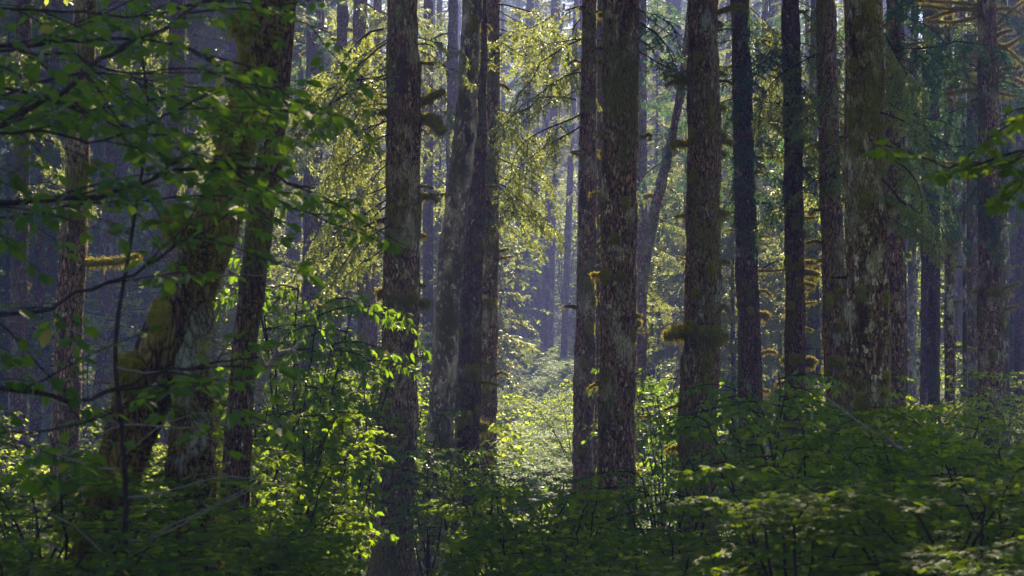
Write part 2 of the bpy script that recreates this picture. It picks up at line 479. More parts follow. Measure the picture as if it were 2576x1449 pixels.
BR, BR_M, BRB_M = [], [], []
for s in range(7):
    b = conifer_branch(100 + s, 3.0, droop=[.5, .9, .3, .7, 1.1, .6, .4][s], dense=1.0, hang=[.6, 1.0, .5, .8, 1.2, .7, 1.0][s])
    BR.append(b)
    BR_M.append(b.mesh('hemlock_branch', [M['twig'], M['needle']]))
    BRB_M.append(b.mesh('spruce_branch', [M['twig'], M['needle_blue']]))
COARSE = [conifer_branch(200 + s, 3.0, droop=.6, dense=.55, blade=.15, bw=.06, hang=.7) for s in range(3)]

def rotm(az, pitch, roll=0.0, s=1.0, loc=(0, 0, 0)):
    m = Matrix.Rotation(az, 4, 'Z') @ Matrix.Rotation(pitch, 4, 'Y') @ Matrix.Rotation(roll, 4, 'X')
    m = Matrix.Translation(loc) @ m @ Matrix.Scale(s, 4)
    return np.array(m)

def crown_mesh(seed, h=20.0, r=3.6, n=70):
    random.seed(seed); mb = MB()
    for k in range(n):
        u = (k + random.random()) / n
        z = u**.9 * h; rr = r * (1 - u)**.7 * (.55 + .45 * min(1, u * 6)) * random.uniform(.7, 1.15) + .4
        az = k * 2.4 + random.uniform(-.5, .5)
        mb.merge(COARSE[k % 3], rotm(az, random.uniform(-.25, .35), random.uniform(-.4, .4), rr / 3.0, (0, 0, z)))
    return mb
def broad_crown(seed, r=4.5, h=3.2, clumps=44, per=250):
    q = np.random.default_rng(seed); mb = MB()
    c = unit(q.normal(0, 1, (clumps, 3))) * q.uniform(.3, 1, (clumps, 1)) * np.array([r, r, h])
    for k in range(0, clumps, 2):
        tube(mb, spline([np.array([0, 0, -h * 1.3]), c[k] * .4, c[k]], 8), np.linspace(.07, .015, 8), 4, 0)
    n = clumps * per; p = c.repeat(per, 0) + q.normal(0, 1, (n, 3)) * np.array([.75, .75, .28])
    mb.place(HEX[0], HEX[1], p, frames_from(unit(q.normal(0, 1, (n, 3)) * [1, 1, .4]), unit(q.normal(0, .45, (n, 3)) + UP)), .17 * q.uniform(.6, 1.3, n), 1)
    return mb.mesh('broadleaf_shade_crown', [M['twig'], M['midleaf']])
SHADE_CROWN = [broad_crown(1), broad_crown(2, 5.5, 2.6, 60)]
CROWN_MB = [crown_mesh(1), crown_mesh(2, 20, 4.2, 110), crown_mesh(3, 20, 3.0, 55)]
CROWN = [c.mesh('conifer_crown', [M['twig'], M['needle']]) for c in CROWN_MB]
CROWN_B = [c.mesh('spruce_crown', [M['twig'], M['needle_blue']]) for c in CROWN_MB]

# ---------------------------------------------------------------- tree builder
def W(px, py, D, dy=0.0):
    """a point the photograph shows at (px, py) standing D metres away"""
    d = D + dy
    return np.array([(px - 1288) * K * d, d, CAM_Z - (py - 724.5) * K * d])

class Tree:
    pass

NEAR_FUZZ = 2600
def tree(label, pts, D, mat='spruce', top=None, crown=None, crown_z=None, crown_s=1.0, crown_kind=0, blue=False, name='conifer_tree', cat='conifer tree',
         group='tall conifers of the wood', bump=.09, flare=.55, fuzzn=0, mossmat='mossfuzz', sides=None, lump=0.0):
    """pts: [(px, py, width px), ...] from top to bottom, as seen at distance D"""
    random.seed(hash(tuple(pts[0])) & 0xffff)
    pts = sorted(pts, key=lambda q: q[1])
    P = [W(a, b, D) for a, b, c in pts]; Rr = [c * K * D / 2 for a, b, c in pts]
    base_dir = (P[-1] - P[-2]) / max(1e-6, abs(P[-1][2] - P[-2][2]))
    g0 = gz(P[-1][0], D)
    if P[-1][2] > g0 - .3:
        dz = P[-1][2] - (g0 - .3); q = P[-1] + base_dir * dz; q[2] = g0 - .3
        P.append(q); Rr.append(Rr[-1] * 1.03)
    frame_top = CAM_Z + .151 * D
    top = top or max(frame_top + 12, 24 + random.uniform(-2, 5))
    d0 = (P[0] - P[1]) / max(1e-6, abs(P[0][2] - P[1][2]))
    seg = [P[0]]; rad = [Rr[0]]
    if top > P[0][2] + 1:
        for u in (.3, .65, 1.0):
            dz = (top - P[0][2]) * u; q = P[0] + np.array([d0[0] * .6, d0[1] * .6, 1]) * dz
            seg.insert(0, q); rad.insert(0, Rr[0] * (1 - .8 * u) + .02)
    P = np.array(seg + P[1:]); Rr = np.array(rad + Rr[1:])
    P, Rr = P[::-1], Rr[::-1]                       # now from the base up
    Lz = np.r_[0, np.cumsum(np.linalg.norm(np.diff(P, axis=0), axis=1))]
    px_m = K * D * 2.5                               # one render pixel in metres
    step_in = max(.045, px_m * 1.6); H = Lz[-1]
    zt = frame_top + .8
    # rings: dense inside the frame, coarse above
    s_split = np.interp(zt, P[:, 2], Lz)
    s = np.concatenate([np.arange(0, s_split, step_in), np.arange(s_split, H, .6), [H]])
    fine = spline(P, 200); fl = np.r_[0, np.cumsum(np.linalg.norm(np.diff(fine, axis=0), axis=1))]; fl = fl / fl[-1] * H
    path = np.stack([np.interp(s, fl, fine[:, k]) for k in range(3)], 1)
    rr = np.interp(s, Lz, Rr)
    zb = path[:, 2] - g0
    rr = rr * (1 + flare * np.exp(-np.clip(zb, 0, None) / .7))
    ns = sides or int(np.clip(2 * np.pi * Rr[0] / max(.03, px_m * 1.1), 16, 96))
    base = P[0].copy(); base[2] = g0
    sd_ = random.randint(0, 999)
    pth, rad_, tan, nrm = rings(path, rr, ns)
    p0 = pth[:, None] + nrm * rad_[:, None, None]
    q = p0.reshape(-1, 3)
    r1 = 1 - np.abs(vnoise(q * np.array([9, 9, 1.6]) + sd_, sd_)) * 2
    r2 = vnoise(q * np.array([22, 22, 5.]) + sd_, sd_ + 3)
    r3 = fbm(q * np.array([1.6, 1.6, 1.1]) + sd_, sd_ + 5, 3)
    disp = (r1 * .55 + r2 * .35) * .022 * min(1.0, Rr[0] / .2) * (bump / .05) + r3 * rad_.repeat(ns) * (.15 + lump)
    v = q + nrm.reshape(-1, 3) * disp[:, None]
    mb = MB()
    n = len(pth)
    i = np.arange(n - 1)[:, None] * ns; j = np.arange(ns)[None]; j2 = (j + 1) % ns
    f = np.stack([i + j, i + j2, i + ns + j2, i + ns + j], -1).reshape(-1, 4)
    mb.add(v - base, f, 0, True)
    if fuzzn:
        inside = np.where(q[:, 2] < zt)[0]
        pick = rng.choice(inside, fuzzn)
        w = fbm(q[pick] * np.array([2.0, 2.0, 1.2]) + sd_, sd_ + 9, 3)
        pick = pick[w > -.15]
        fuzz(mb, v[pick] - base, nrm.reshape(-1, 3)[pick], .030, .008, 1, down=.9)
    T = Tree(); T.D = D; T.path = path; T.r = rr; T.base = base; T.mat = mat; T.blue = blue; T.mossmat = mossmat
    T.root = thing(name, label, cat, base, group)
    T.trunk = link('trunk', mb.mesh('trunk', [M[mat], M[mossmat]]), T.root)
    if crown:
        cz = crown_z or (frame_top + 1.5)
        cx = np.interp(cz, path[:, 2], path[:, 0]); cy = np.interp(cz, path[:, 2], path[:, 1])
        c = link('crown', (CROWN_B if blue else CROWN)[crown_kind], T.root, Vector((cx, cy, cz)) - Vector(base))
        hs = (top - cz + 1.0) / 20.0
        c.scale = (crown_s, crown_s, hs); c.rotation_euler = (0, 0, random.uniform(0, 6.28))
    return T

def axis_at(T, z):
    return np.array([np.interp(z, T.path[:, 2], T.path[:, 0]), np.interp(z, T.path[:, 2], T.path[:, 1]), z]), float(np.interp(z, T.path[:, 2], T.r))

def sprays(T, py0, py1, n, side='A', l0=1.5, l1=3.0, pitch=(.0, .5), blue=None, yb=.6):
    """living needle branches between two heights of the photograph"""
    bl = T.blue if blue is None else blue
    for k in range(n):
        py = py0 + (py1 - py0) * (k + random.random()) / n
        z = CAM_Z - (py - 724.5) * K * T.D
        a, r = axis_at(T, z)
        az = {'L': math.pi, 'R': 0.0, 'A': random.uniform(0, 6.28), 'F': -math.pi / 2}[side]
        if side != 'A': az += random.uniform(-yb, yb)
        L = random.uniform(l0, l1)
        me = random.choice(BRB_M if bl else BR_M)
        o = link('branch', me, T.root, Vector(a + np.array([math.cos(az), math.sin(az), 0]) * r * .8) - Vector(T.base))
        o.rotation_euler = (random.uniform(-.5, .5), random.uniform(*pitch), az)
        s = L / 3.0; o.scale = (s, s * random.uniform(.8, 1.2), s * random.uniform(.8, 1.2))

def limb(T, pts, w, fz=1.0, kind='mossy_limb', mats=('moss', 'mossfuzz'), depth=None, taper=.55, hang=.7, flen=1.0):
    """a limb the photograph shows through pts; w = thickness in px, mossy when fz > 0"""
    z0 = CAM_Z - (pts[0][1] - 724.5) * K * T.D
    a, r = axis_at(T, z0)
    dyf = random.uniform(-.5, .1) if depth is None else depth
    P = [W(p[0], p[1], T.D, dyf * (i / max(1, len(pts) - 1)) * abs(pts[-1][0] - pts[0][0]) * K * T.D) for i, p in enumerate(pts)]
    if kind != 'snag':
        P = [a * .35 + P[0] * .65] + P
    L = sum(np.linalg.norm(P[i + 1] - P[i]) for i in range(len(P) - 1))
    n = max(6, int(L / .07)); path = spline(P, n)
    R0 = w * K * T.D / 2
    path[1:] += np.cumsum(rng.normal(0, R0 * .10, (n - 1, 3)), 0) * np.linspace(0, 1, n - 1)[:, None] ** .5
    rad = np.linspace(1, taper, n) * R0
    if fz: rad = rad * (1 + .28 * fbm(path * 5, random.randint(0, 99), 2))
    mb = MB()
    v, nr = tube(mb, path - T.base, rad, 9 if R0 > .02 else 5, 0, bump=.35 if fz else .15, bscale=7, seed=random.randint(0, 999))
    if fz:
        area = L * 2 * math.pi * R0
        m = int(min(7000, area * 5000 * fz + 60))
        vf, nf = v.reshape(-1, 3), nr.reshape(-1, 3)
        pk = rng.choice(len(vf), m)
        jit = rng.normal(0, .006 + R0 * .2, (m, 3))
        fuzz(mb, vf[pk] + jit, nf[pk], (.020 + R0 * .14) * flen, .008 + R0 * .03, 1, down=hang)
        low = pk[nf[pk][:, 2] < -.5][: m // 5]
        low = low[::2]; fuzz(mb, vf[low] + rng.normal(0, .012 + R0 * .35, (len(low), 3)), nf[low], (.03 + R0 * .4) * flen, .008, 1, down=2.0, spread=.25)
    return link(kind, mb.mesh(kind, [M[mats[0]], M[mats[1]]]), T.root)

def ico(sub=3):
    import bmesh
    bm = bmesh.new(); bmesh.ops.create_icosphere(bm, subdivisions=sub, radius=1)
    v = np.array([x.co[:] for x in bm.verts]); f = np.array([[x.index for x in q.verts] for q in bm.faces]); bm.free()
    return v, f
ICO = ico(3)
def clump(T, px, py, size, aspect=1.0, hang=.8, mats=('moss', 'mossfuzz')):
    """a moss cushion on the trunk; size = width in px"""
    z = CAM_Z - (py - 724.5) * K * T.D
    a, r = axis_at(T, z)
    x = (px - 1288) * K * T.D; s = size * K * T.D / 2 * 1.15
    dx = x - a[0]
    if abs(dx) >= r * .8 and T.D < 60 and T.D > 16:      # at the trunk's edge: a short drooping mossy stub
        sg = math.copysign(1, dx); e = a[0] / (K * T.D) + 1288 + sg * r / (K * T.D) * .85; L_ = size * random.uniform(.5, 1.1); up = random.uniform(-.15, .35) * size
        return limb(T, [(e, py + up * .3), (px, py - up), (px + sg * L_, py - up * .4 + random.uniform(0, .4) * size)], size * random.uniform(.55, .85), fz=1.2, mats=mats, taper=random.uniform(.6, 1.1), flen=1.2, hang=1.0)
    if abs(dx) < r * .95: out = np.array([dx, -math.sqrt(max(1e-6, r * r - dx * dx)), 0]); c = a + out
    else: out = np.array([math.copysign(r, dx), 0, 0]); c = np.array([x, a[1] - .05, z])
    seed = random.randint(0, 9999)
    v = ICO[0] * (1 + .45 * fbm(ICO[0] * 1.6 + seed, seed, 3)[:, None])
    nn = unit(ICO[0])
    front = abs(dx) < r * .95
    v = v * (np.array([s, s * .75, s * aspect]) if front else np.array([s * 1.35, s, s * aspect * .8])); v[:, 2] -= np.clip(-ICO[0][:, 2], 0, 1) * s * .35
    v = v + c - T.base
    mb = MB(); mb.add(v, ICO[1], 0, True)
    m = int(min(4500, s * s * 12 * 3500 + 400)); pk = rng.choice(len(v), m)
    fuzz(mb, v[pk] + rng.normal(0, s * .06, (m, 3)), nn[pk], .018 + s * .10, .007 + s * .03, 1, down=hang, spread=.5)
    low = pk[nn[pk][:, 2] < -.2][: m // 6]
    fuzz(mb, v[low] + rng.normal(0, s * .15, (len(low), 3)), nn[low], .03 + s * .35, .01, 1, down=2.2, spread=.2)
    return link('moss_clump', mb.mesh('moss_clump', [M[mats[0]], M[mats[1]]]), T.root)

def dead(T, pts, w=3, pale=False):
    return limb(T, pts, w, fz=0, kind='dead_branch', mats=('twig_pale' if pale else 'twig', 'mossfuzz'), taper=.3)
DRY = ('moss_dry', 'mossfuzz_dry')

# ================================================================ THE TREES (pixel positions read off the photograph)
# --- near row
A = tree('thick dark trunk left of centre with a moss collar and mossy stubs', [(1013, 0, 74), (1015, 300, 82), (1010, 700, 90), (1000, 1100, 94), (985, 1449, 98)], 36, 'spruce', crown=True, crown_z=17, crown_s=.8, crown_kind=2, fuzzn=9000)
limb(A, [(1055, 258), (1090, 238), (1119, 224)], 22, flen=.8, taper=.85)
limb(A, [(1058, 298), (1085, 300), (1105, 318), (1112, 330)], 24, flen=1.2, taper=1.2)
limb(A, [(1055, 487), (1085, 490), (1122, 487)], 9, hang=1.5)
clump(A, 1085, 500, 26, 1.1, 1.5); clump(A, 1062, 594, 16); clump(A, 1060, 762, 26, 1.1); clump(A, 962, 740, 24, .9)
for q, yq, sz in ((972, 738, 26), (984, 748, 16), (1000, 740, 24), (1020, 752, 18), (1036, 744, 26), (1048, 758, 18), (1010, 768, 12), (990, 776, 10)): clump(A, q, yq, sz, .8, 1.2)
clump(A, 962, 285, 26, 1.6, 1.4); clump(A, 970, 1010, 16)
limb(A, [(1050, 901), (1075, 902), (1094, 904)], 4, .6, mats=DRY); limb(A, [(1050, 932), (1062, 940), (1073, 951)], 5, .8, mats=DRY)
dead(A, [(975, 230), (966, 205), (963, 185)], 5); dead(A, [(1052, 352), (1075, 350)], 3)
limb(A, [(975, 245), (925, 235), (885, 252), (850, 290)], 8, .8); limb(A, [(975, 262), (935, 262), (900, 278)], 6, .8)
sprays(A, 60, 240, 7, 'L', 2.2, 3.4, (.25, .7)); sprays(A, 240, 560, 11, 'L', 1.8, 3.0, (.5, 1.0)); sprays(A, 0, 260, 5, 'R', 1.0, 1.6, (.4, .9))
sprays(A, 560, 640, 4, 'L', 1.8, 2.6, (.6, 1.0))

B = tree('slightly curved alder trunk with pale lichen blotches, right of the trunk with the moss collar', [(1190, 0, 46), (1178, 200, 50), (1163, 400, 54), (1140, 600, 60), (1122, 850, 64), (1105, 1150, 66), (1098, 1300, 68)], 38, 'alder',  name='broadleaf_tree', cat='broadleaf tree', fuzzn=5000, lump=.05)
clump(B, 1192, 60, 20, 2.0); clump(B, 1188, 180, 14, 2.0)
Ct = tree('dark upright trunk close behind the alder, with a mossy arm pointing right', [(1205, 0, 38), (1198, 400, 46), (1186, 700, 54), (1172, 1150, 62)], 40, 'spruce_dark', fuzzn=3000)
limb(Ct, [(1172, 700), (1190, 680), (1212, 664)], 14, 1); clump(Ct, 1160, 832, 20, 1.6); clump(Ct, 1188, 930, 30, 1.1)
limb(Ct, [(1180, 962), (1220, 962), (1252, 965)], 13, 1, taper=.4); clump(Ct, 1177, 1044, 22, 1.2); clump(Ct, 1205, 1066, 26, 1.3, 1.6); clump(Ct, 1198, 1030, 12, 1.6); clump(Ct, 1160, 1060, 16)
Dt = tree('brown trunk right of the alder with a bare knobbly arm, hemlock sprays on its right', [(1238, 0, 38), (1234, 300, 42), (1229, 700, 48), (1222, 1150, 50)], 44, 'spruce', fuzzn=4000)
limb(Dt, [(1225, 656), (1260, 650), (1290, 644)], 9, .8, taper=.4); limb(Dt, [(1210, 325), (1225, 320), (1240, 332)], 12, 1.2)
clump(Dt, 1215, 760, 18); clump(Dt, 1240, 762, 12); clump(Dt, 1212, 1002, 16); clump(Dt, 1228, 922, 16); clump(Dt, 1216, 700, 16, .6); clump(Dt, 1246, 1030, 8)
dead(Dt, [(1215, 830), (1235, 818), (1256, 812)], 4, True); dead(Dt, [(1215, 815), (1232, 822)], 3)
sprays(Dt, 0, 120, 6, 'R', 2.0, 3.2, (.2, .7)); sprays(Dt, 260, 560, 13, 'R', 1.6, 3.0, (.4, 1.0)); sprays(Dt, 250, 560, 8, 'F', 1.0, 1.8, (.5, 1.1)); sprays(Dt, 200, 420, 3, 'L', .8, 1.4, (.4, .9))
E = tree('slim trunk speckled with pale lichen, left neighbour of the thick central trunk', [(1482, 0, 34), (1480, 300, 38), (1477, 600, 44), (1470, 1000, 50), (1466, 1250, 52)], 42, 'spruce', crown=True, crown_z=24, crown_kind=2, crown_s=.6, fuzzn=5000)
for a_, b_, c_ in ((1480, 712, 22), (1482, 822, 20), (1468, 908, 16), (1462, 1120, 20), (1492, 560, 9), (1466, 20, 10), (1494, 60, 9)): clump(E, a_, b_, c_, 1.1)
sprays(E, 10, 330, 10, 'L', 2.0, 3.4, (.2, .7)); dead(E, [(1465, 720), (1448, 722)], 2)
E2 = tree('narrow dark trunk squeezed between the lichen-speckled slim trunk and the thick central trunk', [(1512, 0, 20), (1508, 500, 22), (1503, 1100, 26)], 47, 'spruce_dark')
for a_, b_, c_ in ((1502, 200, 16), (1505, 385, 13), (1500, 470, 10), (1502, 640, 12), (1498, 820, 14), (1512, 115, 12), (1494, 478, 8)): clump(E2, a_, b_, c_)
F = tree('thick central trunk with deep brown bark and a ring of moss tufts halfway up', [(1562, 0, 84), (1558, 500, 86), (1554, 900, 88), (1550, 1300, 94)], 36, 'spruce', crown=True, crown_kind=1, crown_z=14, crown_s=.8, fuzzn=9000)
limb(F, [(1598, 342), (1620, 344), (1636, 338), (1634, 352)], 10, 1); limb(F, [(1598, 1184), (1618, 1182)], 6, .5)
for a_, b_, c_ in ((1525, 150, 26), (1515, 36, 20), (1536, 75, 14), (1570, 104, 16), (1530, 690, 28), (1508, 694, 22), (1560, 692, 20), (1545, 597, 18), (1522, 386, 14), (1592, 250, 14), (1560, 1040, 14)): clump(F, a_, b_, c_, 1.1, 1.2)
dead(F, [(1520, 330), (1532, 340)], 3)
sprays(F, 0, 130, 4, 'R', 1.4, 2.4, (.4, .9), blue=True)
G = tree('dark leaning curved broadleaf trunk right of the thick central trunk', [(1716, 200, 15), (1694, 330, 20), (1662, 470, 25), (1640, 560, 29), (1620, 680, 26), (1612, 900, 22)], 56, 'spruce', top=22, name='broadleaf_tree', cat='broadleaf tree', lump=.08)
sprays(G, 480, 760, 6, 'A', 1.2, 2.2, (.3, .9)); sprays(G, 200, 470, 10, 'A', 1.4, 2.4, (.3, .9), blue=True)
clump(G, 1632, 492, 14); clump(G, 1630, 700, 12)
Hh = tree('thick reddish mossy trunk right of centre with two big moss shelves low down', [(1768, 0, 74), (1770, 300, 78), (1770, 550, 80), (1768, 800, 90), (1758, 1000, 92), (1752, 1300, 96)], 36, 'spruce_red', crown=True, crown_kind=1, crown_z=12.6, crown_s=1.25, fuzzn=12000)
limb(Hh, [(1800, 30), (1830, 24), (1862, 14), (1880, 20)], 16, 1.1); limb(Hh, [(1738, 205), (1712, 198), (1688, 190)], 12, 1, hang=1.6)
clump(Hh, 1690, 208, 20, 1.5, 1.8); limb(Hh, [(1735, 545), (1715, 542), (1700, 546)], 12, 1)
clump(Hh, 1700, 828, 34, .7); clump(Hh, 1715, 838, 34, 1.0, 1.6); clump(Hh, 1788, 835, 40, .8); clump(Hh, 1806, 842, 30, 1.1, 1.6); clump(Hh, 1735, 820, 26); clump(Hh, 1768, 832, 26)
limb(Hh, [(1795, 1166), (1825, 1160), (1856, 1158)], 34, 1.2, taper=.9)
for a_, b_, c_ in ((1805, 188, 24), (1742, 340, 22), (1808, 336, 22), (1830, 358, 18), (1810, 386, 16), (1710, 362, 18), (1793, 520, 16), (1815, 536, 18), (1820, 660, 20), (1782, 676, 22), (1748, 735, 18), (1690, 1130, 22), (1806, 60, 16), (1750, 165, 12)): clump(Hh, a_, b_, c_, 1.1, 1.1)
I_ = tree('black-brown trunk right of the mossy shelf trunk, green sprays hanging over its upper half', [(1862, 0, 44), (1872, 400, 48), (1880, 700, 54), (1888, 1000, 56), (1892, 1250, 58)], 43, 'spruce_dark', crown=True, crown_kind=1, blue=True, fuzzn=4000)
limb(I_, [(1905, 680), (1940, 680), (1979, 676)], 8, 1); dead(I_, [(1905, 680), (1940, 662), (1979, 650)], 6)
clump(I_, 1917, 792, 20, 1.0, mats=DRY); dead(I_, [(1915, 788), (1940, 790), (1960, 802)], 3, True); limb(I_, [(1915, 888), (1935, 884), (1951, 888)], 11, 1, mats=DRY); clump(I_, 1918, 980, 16, .7, mats=DRY)
limb(I_, [(1905, 598), (1925, 594), (1936, 597)], 6, 1, mats=DRY); dead(I_, [(1905, 565), (1940, 545), (1975, 527)], 6); limb(I_, [(1905, 396), (1940, 397), (1974, 396)], 9, 1)
sprays(I_, 0, 560, 26, 'F', 1.0, 1.9, (.5, 1.2), blue=True, yb=1.5); sprays(I_, 0, 350, 14, 'R', 1.6, 3.0, (.3, .8), blue=False); sprays(I_, 100, 500, 6, 'L', 1.2, 2.0, (.3, .9), blue=True)
J = tree('dark trunk carrying clusters of moss fists at three heights, right of the spray-covered trunk', [(1988, 0, 40), (1996, 400, 46), (2000, 700, 48), (1999, 1000, 52), (1998, 1250, 54)], 43, 'spruce_dark', crown=True, crown_kind=2, crown_z=17, crown_s=.8, blue=True, fuzzn=5000)
for a_, b_, c_ in ((1982, 656, 20), (2002, 667, 13), (2012, 655, 16), (1992, 672, 10), (2033, 712, 16), (1978, 902, 18), (2008, 898, 14), (1993, 900, 20), (2030, 828, 12), (1988, 765, 14), (2040, 908, 22), (2036, 918, 14)): clump(J, a_, b_, c_, 1.1, 1.1)
limb(J, [(2018, 660), (2036, 660), (2053, 660)], 14, 1.1, taper=.9); limb(J, [(2020, 684), (2040, 684), (2060, 688)], 14, 1.1, taper=.9)
limb(J, [(2020, 764), (2040, 762), (2052, 760)], 8, 1); limb(J, [(2000, 425), (1985, 412), (1975, 404)], 16, 1.1, taper=.9); limb(J, [(2010, 428), (2030, 425), (2046, 424)], 16, 1); limb(J, [(2015, 548), (2050, 546)], 10, 1)
sprays(J, 0, 420, 8, 'A', 1.4, 2.4, (.3, .9), blue=True); sprays(J, 0, 500, 8, 'R', 1.6, 2.6, (.3, .9), blue=False); sprays(J, 400, 560, 5, 'F', 1.0, 1.8, (.5, 1.1), blue=True, yb=1.3)
Kk = tree('reddish brown trunk just left of the lichen-covered giant, mossy near its foot', [(2078, 0, 44), (2084, 300, 48), (2090, 500, 50), (2098, 750, 54), (2106, 1000, 58), (2110, 1200, 60)], 42, 'spruce_red', crown=True, crown_kind=2, crown_z=17, crown_s=.8, blue=True, fuzzn=5000)
dead(Kk, [(2120, 518), (2100, 518), (2085, 515)], 4, True); limb(Kk, [(2070, 362), (2045, 364), (2028, 372)], 9, 1); limb(Kk, [(2095, 236), (2118, 231)], 10, 1); clump(Kk, 2063, 123, 14); clump(Kk, 2108, 441, 18, 1.5, 1.4)
clump(Kk, 2096, 902, 26, .7); clump(Kk, 2116, 915, 22, .9); clump(Kk, 2082, 930, 20, .7); clump(Kk, 2085, 350, 14); clump(Kk, 2108, 350, 12)
sprays(Kk, 0, 480, 10, 'A', 1.4, 2.6, (.3, .9), blue=False)
Ll = tree('lichen-covered giant trunk on the right with pale patches and moss along its right edge', [(2172, 0, 92), (2174, 300, 94), (2178, 600, 100), (2182, 900, 104), (2176, 1200, 106), (2165, 1449, 110)], 32, 'lichen', crown=True, crown_kind=1, crown_z=13.0, crown_s=.9, fuzzn=15000)
limb(Ll, [(2205, 508), (2225, 500), (2241, 491)], 10, 1); dead(Ll, [(2125, 290), (2112, 284), (2101, 280)], 5)
for a_, b_, c_ in ((2128, 733, 22), (2140, 292, 24), (2213, 300, 26), (2175, 30, 30), (2215, 60, 20), (2160, 735, 26), (2216, 745, 24), (2170, 500, 24), (2222, 515, 20), (2150, 60, 20), (2190, 285, 22), (2155, 1000, 20), (2212, 980, 20)): clump(Ll, a_, b_, c_, 1.5, 1.8)
sprays(Ll, 30, 560, 12, 'R', 1.2, 2.0, (.5, 1.1))

# --- left foreground: leaning mossy maple with several stems
Ml = tree('big leaning mossy maple with twin stems in the left foreground', [(688, 0, 80), (655, 150, 86), (600, 350, 96), (545, 560, 108), (468, 760, 118), (382, 940, 122), (315, 1120, 114), (262, 1300, 114), (222, 1449, 122)], 14, 'mossbark', top=16, name='broadleaf_tree', cat='broadleaf tree', group=None, fuzzn=22000, lump=.14, flare=.2)
limb(Ml, [(520, 620), (488, 820), (468, 1050), (456, 1250), (448, 1480)], 104, fz=.8, kind='stem', mats=('mossbark', 'mossfuzz'), depth=.3, taper=1.15, hang=1.0, flen=.4)
clump(Ml, 628, 60, 60, 1.3, 1.0); clump(Ml, 632, 120, 44, 1.4); clump(Ml, 345, 930, 74, 1.1, 1.0); clump(Ml, 450, 560, 50, 1.5); clump(Ml, 270, 1200, 50); clump(Ml, 420, 800, 56, 1.6); clump(Ml, 235, 1340, 60); clump(Ml, 560, 300, 44, 1.4)
Ml2 = tree('dark upright trunk right behind the leaning mossy maple', [(715, 0, 60), (690, 300, 62), (655, 550, 60), (625, 800, 62), (600, 1050, 66), (590, 1300, 70)], 20, 'spruce_dark', top=27, crown=True, crown_z=10.0, crown_kind=1, crown_s=1.1, fuzzn=3000)
N1 = tree('dark furrowed trunk near the left edge seen through leaves', [(212, 0, 56), (198, 300, 58), (185, 600, 60), (172, 900, 62)], 28, 'spruce', crown=True, crown_kind=1, crown_z=11.0, crown_s=1.5, fuzzn=3000)
limb(N1, [(200, 662), (250, 660), (300, 655), (345, 642)], 22, 1)

random.seed(404)
for T_, n1, n2 in ((A, 7, 6), (Ct, 6, 5), (Dt, 8, 5), (E, 8, 7), (F, 8, 7), (Hh, 6, 6), (I_, 9, 4), (J, 6, 5), (Kk, 9, 7), (Ll, 5, 7)):
    for k in range(n1 + n2):
        py = random.uniform(20, 1080); z = CAM_Z - (py - 724.5) * K * T_.D; a_, r_ = axis_at(T_, z)
        cx = a_[0] / (K * T_.D) + 1288; rw = r_ / (K * T_.D); sx = random.choice((-1, 1))
        if k < n1:
            L_ = random.uniform(12, 42); limb(T_, [(cx + sx * rw * .8, py), (cx + sx * (rw + L_ * .5), py - random.uniform(-4, 8)), (cx + sx * (rw + L_), py + random.uniform(-6, 12))], random.uniform(4, 12), fz=random.choice((0, .8, 1)), kind='dead_branch', mats=('twig', 'mossfuzz') if random.random() < .4 else ('moss', 'mossfuzz'), taper=.6)
        else: clump(T_, cx + random.uniform(-1, 1) * rw, py, random.uniform(9, 22), random.uniform(.7, 1.7))
